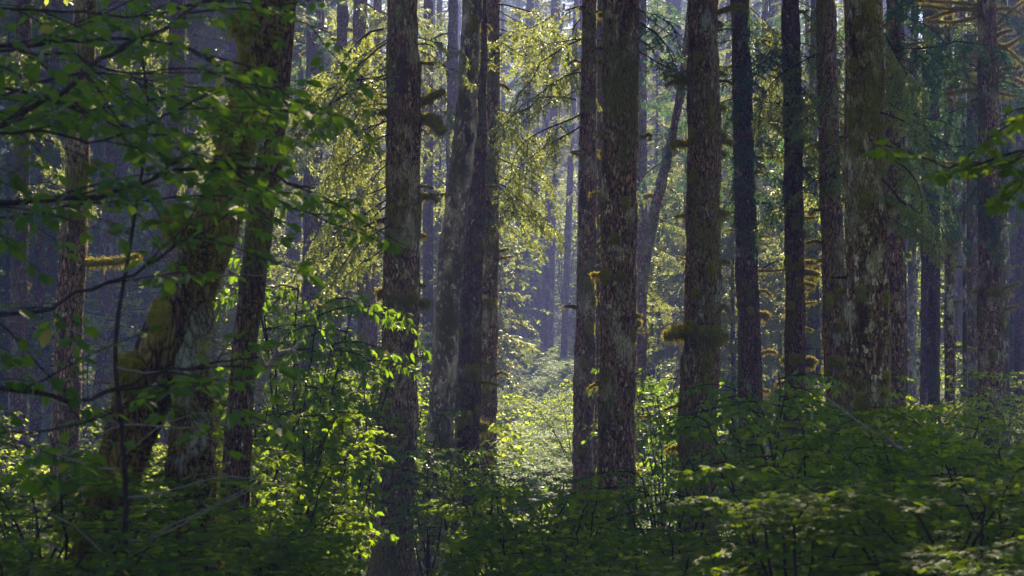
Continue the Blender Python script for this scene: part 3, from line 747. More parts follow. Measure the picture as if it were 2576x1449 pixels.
# --- middle distance and far trunks: (top px, bottom px, width, distance, material, label, crown kind)
MID = [
 ((60, 45, 38), 44, 'spruce_dark', 'dark trunk at the far left edge, left of the furrowed trunk', 1),
 ((140, 128, 24), 72, 'far', 'hazy lilac trunk between the left edge and the furrowed trunk', 0),
 ((112, 92, 24), 60, 'spruce_dark', 'slim dark trunk left of the furrowed trunk behind leaves', 1),
 ((290, 262, 36), 62, 'far', 'grey violet trunk just right of the furrowed left trunk', 1),
 ((448, 428, 44), 46, 'spruce_dark', 'dark trunk between the furrowed left trunk and the leaning maple', 1),
 ((345, 335, 22), 90, 'far', 'thin hazy trunk left of the leaning maple', 1),
 ((808, 798, 18), 62, 'spruce_dark', 'thin black trunk beside the bright gap right of the leaning maple', 2),
 ((826, 818, 18), 95, 'far', 'pale violet trunk in the bright gap right of the leaning maple', 2),
 ((862, 838, 30), 54, 'spruce_dark', 'dark trunk leaning slightly, between the bright gap and the hemlock sprays', 2),
 ((906, 928, 42), 52, 'spruce_red', 'brown trunk behind the hemlock sprays left of the moss collar trunk', 2),
 ((950, 948, 22), 66, 'spruce', 'slim trunk just left of the moss collar trunk', 2),
 ((790, 778, 40), 58, 'spruce_dark', 'dark trunk whose foot shows above the sunlit shrubs on the left', 2),
 ((1078, 1076, 24), 70, 'spruce_dark', 'thin dark trunk right behind the moss collar trunk', 2),
 ((1140, 1132, 28), 64, 'far', 'hazy trunk between the moss collar trunk and the alder', 2),
 ((1106, 1098, 14), 100, 'far', 'very thin far trunk left of the alder', 0),
 ((1335, 1290, 22), 108, 'far', 'hazy trunk leaning right at the left of the misty gap', 2),
 ((1398, 1374, 27), 104, 'far', 'straight blue grey trunk in the middle of the misty gap', 2),
 ((1450, 1416, 15), 100, 'far', 'thin pale trunk right of the straight misty one', 2),
 ((1464, 1456, 13), 92, 'far', 'slim misty trunk touching the lichen-speckled slim trunk', 2),
 ((1614, 1612, 27), 60, 'spruce_red', 'brown trunk just right of the thick central trunk', 1),
 ((1694, 1688, 44), 108, 'far', 'broad misty violet trunk behind the curved broadleaf trunk', 1),
 ((1652, 1645, 20), 122, 'far', 'slender misty trunk right of the thick central trunk', 0),
 ((1838, 1828, 22), 96, 'far', 'hazy trunk between the shelf trunk and the spray-covered trunk', 2),
 ((1925, 1922, 18), 92, 'far', 'slim trunk right of the spray-covered trunk', 0),
 ((1946, 1944, 28), 84, 'alder', 'pale lichen trunk left of the moss fist trunk', 0),
 ((1964, 1963, 18), 98, 'far', 'slim hazy trunk tucked against the moss fist trunk', 0),
 ((2056, 2046, 36), 72, 'far', 'pinkish grey trunk between the moss fist trunk and the reddish trunk', 0),
 ((2030, 2028, 10), 110, 'far', 'thread-thin trunk right of the moss fist trunk', 2),
 ((2247, 2252, 42), 48, 'spruce', 'lilac brown trunk standing right beside the lichen-covered giant', 1),
 ((2266, 2272, 18), 62, 'spruce_dark', 'narrow knobbly trunk partly hidden by the lilac brown trunk', 0),
 ((2279, 2277, 20), 110, 'far', 'broad misty trunk right of the lilac brown trunk', 0),
 ((2300, 2292, 20), 78, 'alder', 'pale slim trunk leaning slightly, right of the lilac brown trunk', 0),
 ((2330, 2328, 22), 74, 'spruce_dark', 'left one of the dark twin trunks on the right', 1),
 ((2352, 2350, 25), 70, 'spruce_dark', 'right one of the dark twin trunks on the right', 1),
 ((2371, 2370, 13), 112, 'far', 'thin far trunk right of the dark twin trunks', 0),
 ((2386, 2390, 22), 58, 'lichen', 'lichened trunk with many short mossy pegs right of the twin trunks', 0),
 ((2410, 2408, 20), 92, 'far', 'dark blue trunk right of the pegged trunk', 1),
 ((2423, 2422, 14), 108, 'far', 'second slim blue trunk right of the pegged trunk', 1),
 ((2449, 2445, 32), 72, 'spruce', 'grey trunk left of the trunk with many mossy antlers', 1),
 ((2520, 2522, 30), 60, 'alder', 'pale grey trunk leaning against the antler trunk from behind', 0),
 ((2547, 2544, 25), 84, 'far', 'hazy trunk near the right edge', 1),
 ((2570, 2566, 24), 78, 'spruce_dark', 'dark trunk cut by the right edge', 1),
]
MT = {}
for (a, b, w), D, mt, lab, ck in MID:
    open_ = 740 < a < 2240; CR = not (open_ and D < 80)
    T = tree(lab, [(a, 0, w * .85), ((a + b) / 2, 480, w), (b, 950, w * 1.12)], D, mt, crown=CR, crown_z=(CAM_Z + .151 * D + (9 if open_ else 2)), crown_kind=2 if open_ else ck, crown_s=.5 if open_ else (.45 if a > 2250 else 1.2), blue=random.random() < .4, fuzzn=800 if D < 66 else 0)
    MT[(a, b)] = T
    if D < 112: sprays(T, -40, 480, 8 if a < 1500 or a > 2250 else 14, 'A', 1.8, 3.8, (.2, .8), blue=(random.random() < (.15 if a < 2000 else .6)))
    for k in range(random.randint(4, 9)):          # knots and short mossy pegs
        py = random.uniform(60, 900); sx = random.choice((-1, 1)); cx = a + (b - a) * py / 950
        if D < 80: clump(T, cx + sx * w * .5, py, random.uniform(8, 14))
    for k in range(random.randint(2, 5)):
        py = random.uniform(60, 800); sx = random.choice((-1, 1)); cx = a + (b - a) * py / 950
        if D < 100: dead(T, [(cx + sx * w * .4, py), (cx + sx * (w * .5 + random.uniform(8, 30)), py + random.uniform(-8, 12))], random.uniform(1.5, 3))
Mp = MT[(2247, 2252)]
for a_, b_ in ((2264, 545), (2262, 592), (2270, 679), (2268, 704), (2268, 770), (2270, 819), (2260, 473), (2268, 860)): limb(Mp, [(a_ - 6, b_), (a_ + 6, b_ - 2)], 8, 1)
limb(Mp, [(2262, 492), (2280, 488), (2294, 490)], 4, .6)
limb(Mp, [(2255, 120), (2290, 112), (2337, 106)], 8, 1, mats=DRY); limb(Mp, [(2266, 186), (2290, 182), (2305, 183)], 9, 1, mats=DRY); clump(Mp, 2262, 132, 20, mats=DRY); limb(Mp, [(2268, 146), (2290, 150), (2311, 176)], 7, 1, mats=DRY)
sprays(Mp, 30, 560, 14, 'R', 1.4, 2.6, (.3, .8))
Pg = MT[(2386, 2390)]
for q in ([(2395, 590), (2404, 590)], [(2397, 604), (2410, 608)], [(2392, 668), (2412, 670), (2440, 681)], [(2380, 672), (2398, 668)], [(2376, 757), (2400, 758), (2427, 757)], [(2398, 768), (2408, 773)], [(2378, 832), (2410, 832)], [(2398, 536), (2420, 542)], [(2388, 878), (2420, 872), (2463, 880)], [(2388, 878), (2372, 884)]):
    limb(Pg, q, 8, 1, mats=DRY if random.random() < .4 else ('moss', 'mossfuzz'))
sprays(MT[(2352, 2350)], 0, 480, 5, 'A', 1.6, 3.0, (.3, .8), blue=True); sprays(MT[(2300, 2292)], 40, 420, 4, 'A', 1.4, 2.6, (.3, .8), blue=True)
sprays(MT[(2449, 2445)], 20, 420, 7, 'A', 1.6, 3.0, (.3, .8), blue=True); sprays(MT[(2520, 2522)], 0, 420, 8, 'A', 1.4, 2.6, (.3, .8), blue=True)
Q = tree('trunk at the right bristling with long arching mossy antlers', [(2482, 0, 44), (2486, 250, 50), (2489, 550, 56), (2492, 800, 62), (2494, 1000, 66)], 50, 'spruce', blue=True, fuzzn=5000)
for q, w in (([(2470, 24), (2425, 22), (2391, 29), (2330, 48)], 9), ([(2470, 12), (2417, 6), (2350, 2), (2279, 3)], 8), ([(2470, 26), (2369, 19), (2320, 14), (2257, 22)], 8), ([(2465, 40), (2417, 55), (2330, 56)], 8),
             ([(2468, 108), (2440, 125), (2391, 157)], 11), ([(2468, 145), (2440, 146), (2417, 150)], 9), ([(2470, 225), (2430, 226), (2372, 238)], 11), ([(2465, 262), (2430, 262), (2404, 256)], 9),
             ([(2494, 96), (2520, 84), (2548, 77)], 10), ([(2500, 112), (2530, 122), (2567, 152)], 9), ([(2500, 118), (2526, 115), (2580, 84)], 9), ([(2490, 186), (2530, 174), (2567, 174)], 10),
             ([(2500, 190), (2540, 196), (2580, 212)], 10), ([(2468, 178), (2445, 176), (2426, 181)], 9), ([(2494, 26), (2530, 20), (2580, 42)], 8), ([(2470, 216), (2440, 206), (2404, 198)], 6),
             ([(2500, 60), (2540, 30), (2580, 0)], 8), ([(2470, 410), (2400, 411), (2321, 405)], 7), ([(2500, 232), (2540, 240), (2560, 244)], 8)):
    limb(Q, q, w * 1.25, 1, mats=DRY)
for q, w in (([(2480, 735), (2465, 728), (2450, 733)], 16), ([(2505, 735), (2535, 722), (2563, 712)], 11), ([(2510, 790), (2535, 775), (2559, 768)], 11), ([(2500, 568), (2530, 566), (2561, 567)], 9), ([(2510, 745), (2530, 741)], 10), ([(2510, 771), (2530, 771)], 9), ([(2505, 690), (2530, 675), (2560, 668)], 5)): limb(Q, q, w, 1, mats=('moss', 'mossfuzz'))
for a_, b_, c_ in ((2490, 626, 18), (2515, 631, 14), (2500, 730, 20), (2485, 732, 18), (2488, 885, 18), (2512, 805, 16)): clump(Q, a_, b_, c_)
sprays(Q, 20, 420, 10, 'A', 1.4, 2.6, (.3, .9), blue=True); sprays(Q, 420, 560, 6, 'F', 1.2, 2.0, (.5, 1.1), blue=True, yb=1.3)
Sn = tree('thin pale dead snag between the twin trunks and the antler trunk', [(2420, 30, 5), (2421, 150, 6), (2424, 290, 8), (2427, 700, 10), (2428, 950, 12)], 56, 'alder', top=16.5, name='dead_snag', cat='snag', group=None, flare=.2)

# misty gap: leaning knobbly trunk, stump
Lk = tree('short leaning knobbly mossy trunk in the misty gap', [(1330, 590, 20), (1312, 660, 24), (1292, 760, 30), (1278, 860, 34), (1270, 960, 36)], 94, 'alder', top=20, name='broadleaf_tree', cat='broadleaf tree', group=None, lump=.2)
for a_, b_ in ((1302, 780), (1296, 810), (1290, 845), (1262, 880)): clump(Lk, a_, b_, 12)
st = MB(); n = 26
zz = np.linspace(0, 3.4, 26); th = np.linspace(0, 2 * np.pi, 40, endpoint=False)
rad = (.62 + .35 * np.exp(-zz / .6))[:, None] * (1 + .12 * np.sin(th * 7)[None] + .05 * np.sin(th * 13 + 1)[None])
topj = 1 + .22 * vnoise(np.stack([np.cos(th) * 3, np.sin(th) * 3, th * 0], 1), 3)
v = np.stack([rad * np.cos(th)[None], rad * np.sin(th)[None], zz[:, None] * topj[None]], -1)
ii, jj = np.meshgrid(np.arange(25), np.arange(40), indexing='ij')
st.add(v.reshape(-1, 3), np.stack([ii * 40 + jj, ii * 40 + (jj + 1) % 40, (ii + 1) * 40 + (jj + 1) % 40, (ii + 1) * 40 + jj], -1).reshape(-1, 4), 0, True)
inn = v[-1] * np.array([.8, .8, .93]); cc = np.vstack([v[-1], inn, [[0, 0, 2.7]]]); j = np.arange(40)
st.add(cc, np.stack([j, (j + 1) % 40, 40 + (j + 1) % 40, 40 + j], -1), 0, True)
st.add(cc, np.stack([40 + j, 40 + (j + 1) % 40, np.full(40, 80)], -1), 0, True)
sp = W(1345, 900, 112); so = link('tree_stump', st.mesh('tree_stump', [M['spruce_dark']]), None, (sp[0], 112, gz(sp[0], 112) - .1))
so['label'] = 'broad jagged dark stump standing on the misty slope'; so['category'] = 'tree stump'

# ---------------------------------------------------------------- far wood (trunk + crown each)
far_i = 0
def far_tree(x, y, h, r, ck, low, label, group, sc):
    base = np.array([x, y, gz(x, y)])
    root = thing('conifer_tree', label, 'conifer tree', base, group)
    me = FAR_TR[random.randint(0, 3)]
    t = link('trunk', me, root); t.scale = (r / .3, r / .3, h / 30); t.rotation_euler = (random.gauss(0, .012), random.gauss(0, .012), random.uniform(0, 6))
    c = link('crown', (CROWN_B if random.random() < .35 else CROWN)[ck], root, (0, 0, low)); c.scale = (sc, sc, (h - low) / 20); c.rotation_euler = (0, 0, random.uniform(0, 6))
FAR_TR = []
for s in range(4):
    mb = MB(); z = np.linspace(-.4, 30, 60); 
    tube(mb, np.stack([.12 * np.sin(z * .2 + s), .1 * np.cos(z * .17 + s * 2), z], 1), .3 * (1 - .75 * z / 30) * (1 + .5 * np.exp(-np.clip(z, 0, None) / .8)), 18, 0, bump=.12, bscale=2.0, seed=s)
    for k in range(10):
        zz_ = 4 + k * 1.6; az = random.uniform(0, 6.28); p = np.array([0, 0, zz_]); d = np.array([math.cos(az), math.sin(az), .1]); L = random.uniform(.6, 2)
        tube(mb, [p, p + d * L * .5, p + d * L + [0, 0, -.2]], [.04, .03, .01], 4, 0)
    FAR_TR.append(mb.mesh('far_trunk', [M['far']]))
random.seed(21)
placed = []
labs = [('hazy far conifer standing on the rising slope behind the misty gap', 'far conifers on the slope behind the misty gap'),
        ('dim far conifer deep in the wood behind the left trunks', 'far conifers deep in the wood on the left'),
        ('bluish far conifer deep in the wood behind the right trunks', 'far conifers deep in the wood on the right')]
FAR_DK = []
for m_ in FAR_TR:
    m2 = m_.copy(); m2.materials[0] = M['spruce_dark']; FAR_DK.append(m2)
FAR_LT = FAR_TR; FAR_TR = FAR_DK
for k in range(20):
    y = random.uniform(64, 112); px = random.uniform(-120, 760)
    if 760 < px < 800: continue
    x = (px - 1288) * K * y; placed.append((x, y))
    far_tree(x, y, random.uniform(32, 40), random.uniform(.22, .4), 1, random.uniform(13, 19), 'dark slender conifer among the crowded trunks behind the left foliage', 'dark slender conifers behind the left foliage', random.uniform(1.0, 1.3))
FAR_TR = FAR_LT
for k in range(4000):
    if len(placed) >= 158: break
    y = random.uniform(112, 205) if len(placed) < 114 else random.uniform(160, 225); x = random.uniform(-.31, .31) * y
    if any((x - a)**2 + (y - b)**2 < 14 for a, b in placed): continue
    px = x / y / K + 1288
    if 1355 < px < 1460 and y < 190 : continue
    if 770 < px < 800 or 2290 < px < 2320: continue
    if px > 2230 and y < 155: continue
    placed.append((x, y))
    li = 0 if 1150 < px < 1750 else (1 if px <= 1150 else 2)
    h = random.uniform(17, 27) if 800 < px < 1800 else (random.uniform(26, 36) if px < 1020 else random.uniform(19, 27)); far_tree(x, y, h, random.uniform(.2, .42), random.randint(0, 2), random.uniform(2, 7), labs[li][0], labs[li][1], random.uniform(.8, 1.25))

random.seed(8)
HL = [(640, 62, 13, 'left of the bright gap'), (880, 60, 12, 'behind the hemlock sprays'), (1108, 72, 15, 'behind the alder'), (1222, 70, 13, 'behind the knobbly-armed trunk'), (1655, 78, 17, 'behind the curved broadleaf trunk'), (1725, 66, 12, 'left of the mossy shelf trunk'),
      (1846, 60, 14, 'left of the spray-covered trunk'), (1965, 72, 16, 'left of the moss fist trunk'), (2055, 58, 13, 'left of the reddish trunk'), (130, 72, 16, 'near the left edge'), (20, 60, 14, 'at the far left edge'), (250, 80, 19, 'behind the furrowed left trunk'), (470, 84, 20, 'far behind the leaning maple'), (330, 100, 22, 'deep in the wood left of the leaning maple'), (620, 96, 20, 'deep in the wood right of the leaning maple'), (60, 104, 22, 'deep in the wood at the left edge'),
      (390, 66, 15, 'left of the leaning maple'), (540, 52, 11, 'hidden behind the leaning maple'), (740, 84, 17, 'in the bright gap left of the sprays'), (2130, 74, 18, 'behind the lichen-covered giant')]
for k, (px, D, h, where) in enumerate(HL):
    x = (px - 1288) * K * D; b = (x, D, gz(x, D))
    root = thing('young_hemlock', 'young hemlock with drooping needle boughs ' + where, 'conifer tree', b, 'young hemlocks between the trunks')
    t = link('trunk', FAR_TR[k % 4], root); t.scale = (.3, .3, h / 30)
    bl = px > 2300 or px < 500
    c = link('crown', (CROWN_B if bl else CROWN)[1], root, (0, 0, h * .16)); c.scale = (.62, .62, h * .86 / 20); c.rotation_euler = (0, 0, random.uniform(0, 6))

# ---------------------------------------------------------------- broadleaf understory
def bush(seed, H, Rr, stems, leaf, tpl, leafmat, brs=9, blen=(.7, 1.4), twig=.38, node=.13, gap=.075, bare=.28, r0=.022):
    random.seed(seed); wood = MB(); fol = MB(); lv = Leaves()
    for s in range(stems):
        az = s * 6.283 / stems + random.uniform(-.5, .5); reach = Rr * random.uniform(.35, 1.0); hh = H * random.uniform(.75, 1.05)
        t = np.linspace(0, 1, 12)
        p = np.stack([np.cos(az) * reach * t**1.4, np.sin(az) * reach * t**1.4, hh * (1 - (1 - t)**1.5)], 1)
        p[1:] += np.cumsum(rng.normal(0, .03 * H / 4, (11, 3)), 0)
        tube(wood, p, np.linspace(r0, r0 * .3, 12), 6, 0)
        for b in range(brs):
            u = bare + (1 - bare) * (b + random.random()) / brs; i = min(int(u * 11), 10)
            q = p[i] + (p[i + 1] - p[i]) * (u * 11 - i)
            a2 = az + random.uniform(-1.9, 1.9) if random.random() < .7 else random.uniform(0, 6.28)
            L = random.uniform(*blen) * (1.1 - .3 * u); d = np.array([math.cos(a2), math.sin(a2), random.uniform(.0, .45)])
            pts = [q]
            for z in range(6):
                d = unit(d + np.array([random.gauss(0, .08), random.gauss(0, .08), -.09])); pts.append(pts[-1] + d * L / 6)
            leafy_branch(wood, lv, pts, r0 * .35, leaf, twig, node, leaf_gap=gap)
        leafy_branch(wood, lv, p[8:], r0 * .3, leaf, twig, node, start=0, leaf_gap=gap)
    lv.build(fol, tpl, 0)
    return wood.mesh('stems', [M['twig']]), fol.mesh('foliage', [M[leafmat]]), len(lv.p)

VM = [bush(31, 3.6, 1.7, 5, .10, MAPLE7, 'maple', brs=7), bush(32, 4.4, 2.0, 5, .10, MAPLE7, 'maple', brs=9), bush(33, 2.8, 1.6, 5, .095, MAPLE7, 'maple', brs=7),
      bush(34, 3.8, 1.9, 6, .11, MAPLE7, 'maple', brs=8), bush(35, 2.0, 1.4, 6, .075, MAPLE5, 'maple', brs=7, bare=.15)]
VM += [bush(36, 3.2, .75, 5, .095, MAPLE7, 'maple', brs=8, blen=(.25, .6), twig=.28, node=.11), bush(37, 2.4, .65, 5, .09, MAPLE7, 'maple', brs=7, blen=(.25, .55), twig=.26, node=.11)]
HS = [3.6, 4.4, 2.8, 3.8, 2.0, 3.2, 2.4]
OV = [bush(41, 3.0, 1.4, 6, .085, OVAL, 'oval', brs=8, gap=.06), bush(42, 2.2, 1.2, 6, .07, OVAL, 'oval', brs=8, gap=.06)]
YM = [bush(51, 9.0, 2.4, 6, .13, HEX, 'midleaf', brs=16, blen=(1.0, 2.0), twig=.5, node=.17, gap=.12, bare=.2, r0=.05),
      bush(52, 6.0, 2.0, 6, .12, HEX, 'midleaf', brs=13, blen=(.9, 1.8), twig=.5, node=.16, gap=.11, bare=.15, r0=.04),
      bush(53, 3.0, 1.8, 7, .10, HEX, 'midleaf', brs=9, blen=(.6, 1.3), twig=.42, node=.14, gap=.09, bare=.1, r0=.02)]
print('leaves per variant', [v[2] for v in VM + OV + YM])

anchors = [(45, 'the trunk at the far left edge'), (190, 'the furrowed left trunk'), (460, 'the leaning mossy maple'), (600, 'the dark trunk behind the leaning maple'), (790, 'the bright gap right of the leaning maple'), (920, 'the brown trunk left of the moss collar trunk'),
           (1005, 'the moss collar trunk'), (1115, 'the alder'), (1180, 'the dark trunk behind the alder'), (1228, 'the knobbly-armed brown trunk'), (1360, 'the misty gap'), (1475, 'the slim lichen-speckled trunk'), (1555, 'the thick central trunk'),
           (1660, 'the curved broadleaf trunk'), (1765, 'the mossy shelf trunk'), (1880, 'the spray-covered trunk'), (1998, 'the moss fist trunk'), (2095, 'the reddish trunk'), (2178, 'the lichen-covered giant'),
           (2250, 'the lilac brown trunk'), (2340, 'the dark twin trunks'), (2390, 'the pegged trunk'), (2445, 'the grey trunk left of the antlers'), (2490, 'the antler trunk'), (2565, 'the right edge trunk')]
used = {}
def put_bush(var, x, y, s=1.0, look='green vine maple shrub', name='vine_maple', cat='shrub', group='vine maple shrubs of the understory', rz=None, sz=1.0, dz=0.0):
    px = x / y / K + 1288
    an = min(anchors, key=lambda q: abs(q[0] - px))[1]
    rel = 'in front of' if y < 34 else ('beside' if y < 48 else 'behind')
    key = (look, rel, an); used[key] = used.get(key, 0) + 1
    words = ['', 'second ', 'third ', 'fourth ', 'fifth ', 'sixth ', 'seventh ', 'eighth ', 'ninth ', 'tenth ']
    k = used[key] - 1
    lab = (words[min(k, 9)] + look + ' ' + rel + ' ' + an) 
    root = thing(name, lab, cat, (x, y, gz(x, y) - .05 + dz), group)
    st_ = link('stems', var[0], root); fo = link('foliage', var[1], root)
    root.rotation_euler = (0, 0, random.uniform(0, 6.28) if rz is None else rz); root.scale = (s, s, s * sz)
    return root

random.seed(77)
# nearest row, top height read from the photograph: (px, top py, D, variant)
rows = [
 (1930, 925, 22, 5), (1990, 980, 20, 5), (2010, 1030, 17, 5), (1960, 1080, 15, 5), (2340, 1020, 19, 5), (2350, 985, 16, 1), (2440, 990, 18, 3), (2560, 930, 14, 1),
 (1830, 1240, 14, 5), (1990, 1190, 11, 6), (2330, 1150, 12, 2), (2500, 1110, 11, 3),
 (1300, 1210, 19, 5), (1370, 1190, 19, 5), (1430, 1220, 17, 5), (1350, 1290, 18, 5), (1460, 1330, 13, 6), (1650, 1370, 13, 6), (1450, 1410, 12, 6), (1380, 1420, 14, 6),
 (60, 1020, 15, 1), (180, 1080, 13, 3), (330, 1130, 17, 0), (20, 1240, 11, 2), (420, 1230, 16, 2), (540, 1250, 15, 1), (330, 1380, 10.5, 2), (120, 1330, 10, 2)]
for px, py, D, vi in rows:
    x = (px - 1288) * K * D; top = CAM_Z - (py - 724.5) * K * D; hgt = max(.8, top - gz(x, D)); H0 = HS[vi]
    s = hgt / H0; s2 = min(max(s, .75), 1.15)
    put_bush(VM[vi], x, D, s2, 'shaded vine maple shrub', sz=s / s2 * .95)
rows2 = [  # sunlit shrubs left of centre
 (630, 960, 24, 5), (690, 900, 28, 5), (760, 890, 33, 5), (800, 880, 33, 5), (900, 900, 34, 5), (940, 880, 38, 5), (990, 900, 38, 5), (1075, 1030, 38, 5), (700, 1050, 24, 5), (780, 1060, 26, 5), (770, 1090, 27, 5), (1080, 1120, 34, 5), (640, 1180, 20, 5), (700, 1180, 21, 5), (740, 1230, 23, 5), (1240, 1210, 27, 5), (700, 1300, 18, 6), (620, 1300, 17, 6), (640, 1340, 15, 6), (680, 1420, 17, 6), (1300, 1300, 20, 6), (790, 1180, 30, 5), (770, 980, 30, 5), (750, 1420, 14, 6),
 (1690, 1240, 24, 5), (1440, 1260, 22, 5), (1360, 1230, 24, 5), (1280, 1220, 24, 5), (1420, 1190, 27, 5), (1960, 1110, 26, 5), (2010, 1150, 25, 5), (1850, 1210, 27, 5), (2320, 1050, 25, 5), (2260, 1020, 37, 5), (2080, 1010, 37, 5), (2180, 1040, 36, 5), (2400, 1070, 26, 0), (2520, 1060, 25, 3),
 (1520, 1400, 17, 6), (1740, 1310, 18, 5), (1880, 1270, 19, 0), (2020, 1290, 18, 5), (2320, 1270, 19, 0), (2460, 1240, 18, 1)]
for px, py, D, vi in rows2:
    x = (px - 1288) * K * D; top = CAM_Z - (py - 724.5) * K * D; hgt = max(.9, top - gz(x, D)); H0 = HS[vi]
    s = hgt / H0; s2 = min(max(s, .8), 1.25)
    put_bush(VM[vi], x, D, s2, 'sunlit vine maple shrub' if px < 1100 else 'green vine maple shrub', sz=s / s2)
for px, py, D, vi in ((1690, 1130, 26, 1), (1960, 930, 27, 0), (1665, 910, 40, 0), (1150, 1110, 34, 1), (740, 640, 30, 0)):
    x = (px - 1288) * K * D; top = CAM_Z - (py - 724.5) * K * D; s = (top - gz(x, D)) / [3.0, 2.2][vi]
    put_bush(OV[vi], x, D, min(s, 1.3), 'oval-leaved shrub', name='alder_shrub', group='oval-leaved shrubs', sz=s / min(s, 1.3))
# behind the near row: young maples and low shrubs
random.seed(5)
spots = [(1290, 72, 2), (1395, 68, 2), (1340, 90, 2), (1450, 76, 2), (1250, 96, 0), (1420, 118, 0), (1340, 118, 0), (1240, 118, 0), (1480, 120, 0), (1380, 125, 0), (1700, 110, 0), (1640, 86, 1), (1730, 96, 1), (1100, 62, 1), (1090, 84, 0), (1130, 96, 0), (1060, 74, 2),
         (870, 72, 1), (930, 84, 0), (780, 80, 1), (720, 66, 1), (640, 60, 1), (520, 58, 1), (420, 66, 1), (340, 72, 0), (220, 60, 1), (120, 76, 1), (30, 60, 1), (280, 90, 0), (480, 92, 0), (600, 90, 0), (60, 95, 0),
         (1840, 92, 1), (1920, 104, 0), (2010, 88, 1), (2130, 86, 1), (2290, 108, 0), (2310, 96, 1), (2370, 112, 0), (2440, 110, 0), (2530, 104, 0), (2560, 70, 2), (2420, 84, 2), (2300, 80, 2), (2060, 66, 2), (1960, 60, 2), (1830, 62, 2), (1700, 60, 2), (1640, 52, 2),
         (2400, 54, 2), (2280, 46, 2), (2520, 48, 2), (2140, 52, 2), (560, 40, 2), (450, 42, 2), (300, 38, 2), (150, 40, 2), (60, 36, 2), (700, 46, 2), (800, 46, 2), (880, 42, 2), (1080, 46, 2), (1130, 44, 2), (960, 54, 2)]
for px, D, vi in spots:
    x = (px - 1288) * K * D; s = random.uniform(.85, 1.2) * (.55 if 1260 < px < 1460 and D < 95 else 1)
    put_bush(YM[vi], x, D, s, ['tall young maple', 'young maple', 'low leafy maple'][vi] + (' sapling' if vi < 2 else ' shrub'), name='young_maple' if vi < 2 else 'maple_shrub', cat='sapling' if vi < 2 else 'shrub', group='young maples among the trunks')
# the yellow-lit spray of leaves in front of the misty gap
for px, py, D in ((1445, 955, 58),):
    x = (px - 1288) * K * D
    s = (CAM_Z - (py - 724.5) * K * D - gz(x, D)) / 3.0
    put_bush(YM[2], x, D, max(s, .8) * .95, 'yellow-green glowing maple shrub', name='maple_shrub', group='young maples among the trunks')

# ---------------------------------------------------------------- overhanging foreground branches (left tree, right tree)
def overhang(label, base, trunk_top, limbs, leaf, tpl, mat, group=None, sub=.85):
    root = thing('broadleaf_tree', label, 'broadleaf tree', base, group)
    mb = MB(); b = np.array(base)
    tp = spline([b + [0, 0, -.3], (b + np.array(trunk_top)) / 2 + [.1, 0, 0], np.array(trunk_top)], 30)
    tube(mb, tp - b, np.linspace(.13, .06, 30), 14, 0, bump=.12, bscale=6)
    link('trunk', mb.mesh('trunk', [M['mossbark']]), root)
    for pts, D0, D1, w, tw, nd in limbs:
        P = [W(p[0], p[1], D0 + (D1 - D0) * i / (len(pts) - 1)) for i, p in enumerate(pts)]
        z = P[0][2]; i = int(np.argmin(np.abs(tp[:, 2] - min(z, tp[-1, 2]))))
        P = [tp[i]] + P if w > .006 else P
        path = spline(P, 30) - b
        path[1:] += np.cumsum(rng.normal(0, .012, (29, 3)), 0)
        wood = MB(); lv = Leaves(); fol = MB()
        # primary limb carries sub-branches that carry twigs and leaves
        tube(wood, path, np.linspace(w, w * .3, 30), 7, 0, bump=.2, bscale=20)
        L = np.linalg.norm(np.diff(path, axis=0), axis=1).sum(); nb = int(L / .25)
        for k in range(nb):
            u = .12 + .88 * (k + random.random()) / nb; i = min(int(u * 29), 28); q = path[i]
            d = unit(path[i + 1] - path[i]); sv = unit(np.cross(d, UP)) * (1 if k % 2 else -1)
            d = unit(d * random.uniform(.4, 1) + sv * random.uniform(.1, .8) + UP * random.uniform(-.55, .45)); LL = random.uniform(.45, 1.0) * sub
            pts2 = [q]
            for z_ in range(6):
                d = unit(d + np.array([random.gauss(0, .1), random.gauss(0, .1), random.gauss(-.04, .08)])); pts2.append(pts2[-1] + d * LL / 6)
            leafy_branch(wood, lv, pts2, w * .22 + .002, leaf, tw, nd, leaf_gap=.06, flat=.55, droop=.2)
        lv.build(fol, tpl, 0)
        br = link('branch', wood.mesh('branch', [M['twig']]), root)
        link('foliage', fol.mesh('foliage', [M[mat]]), br)
    return root

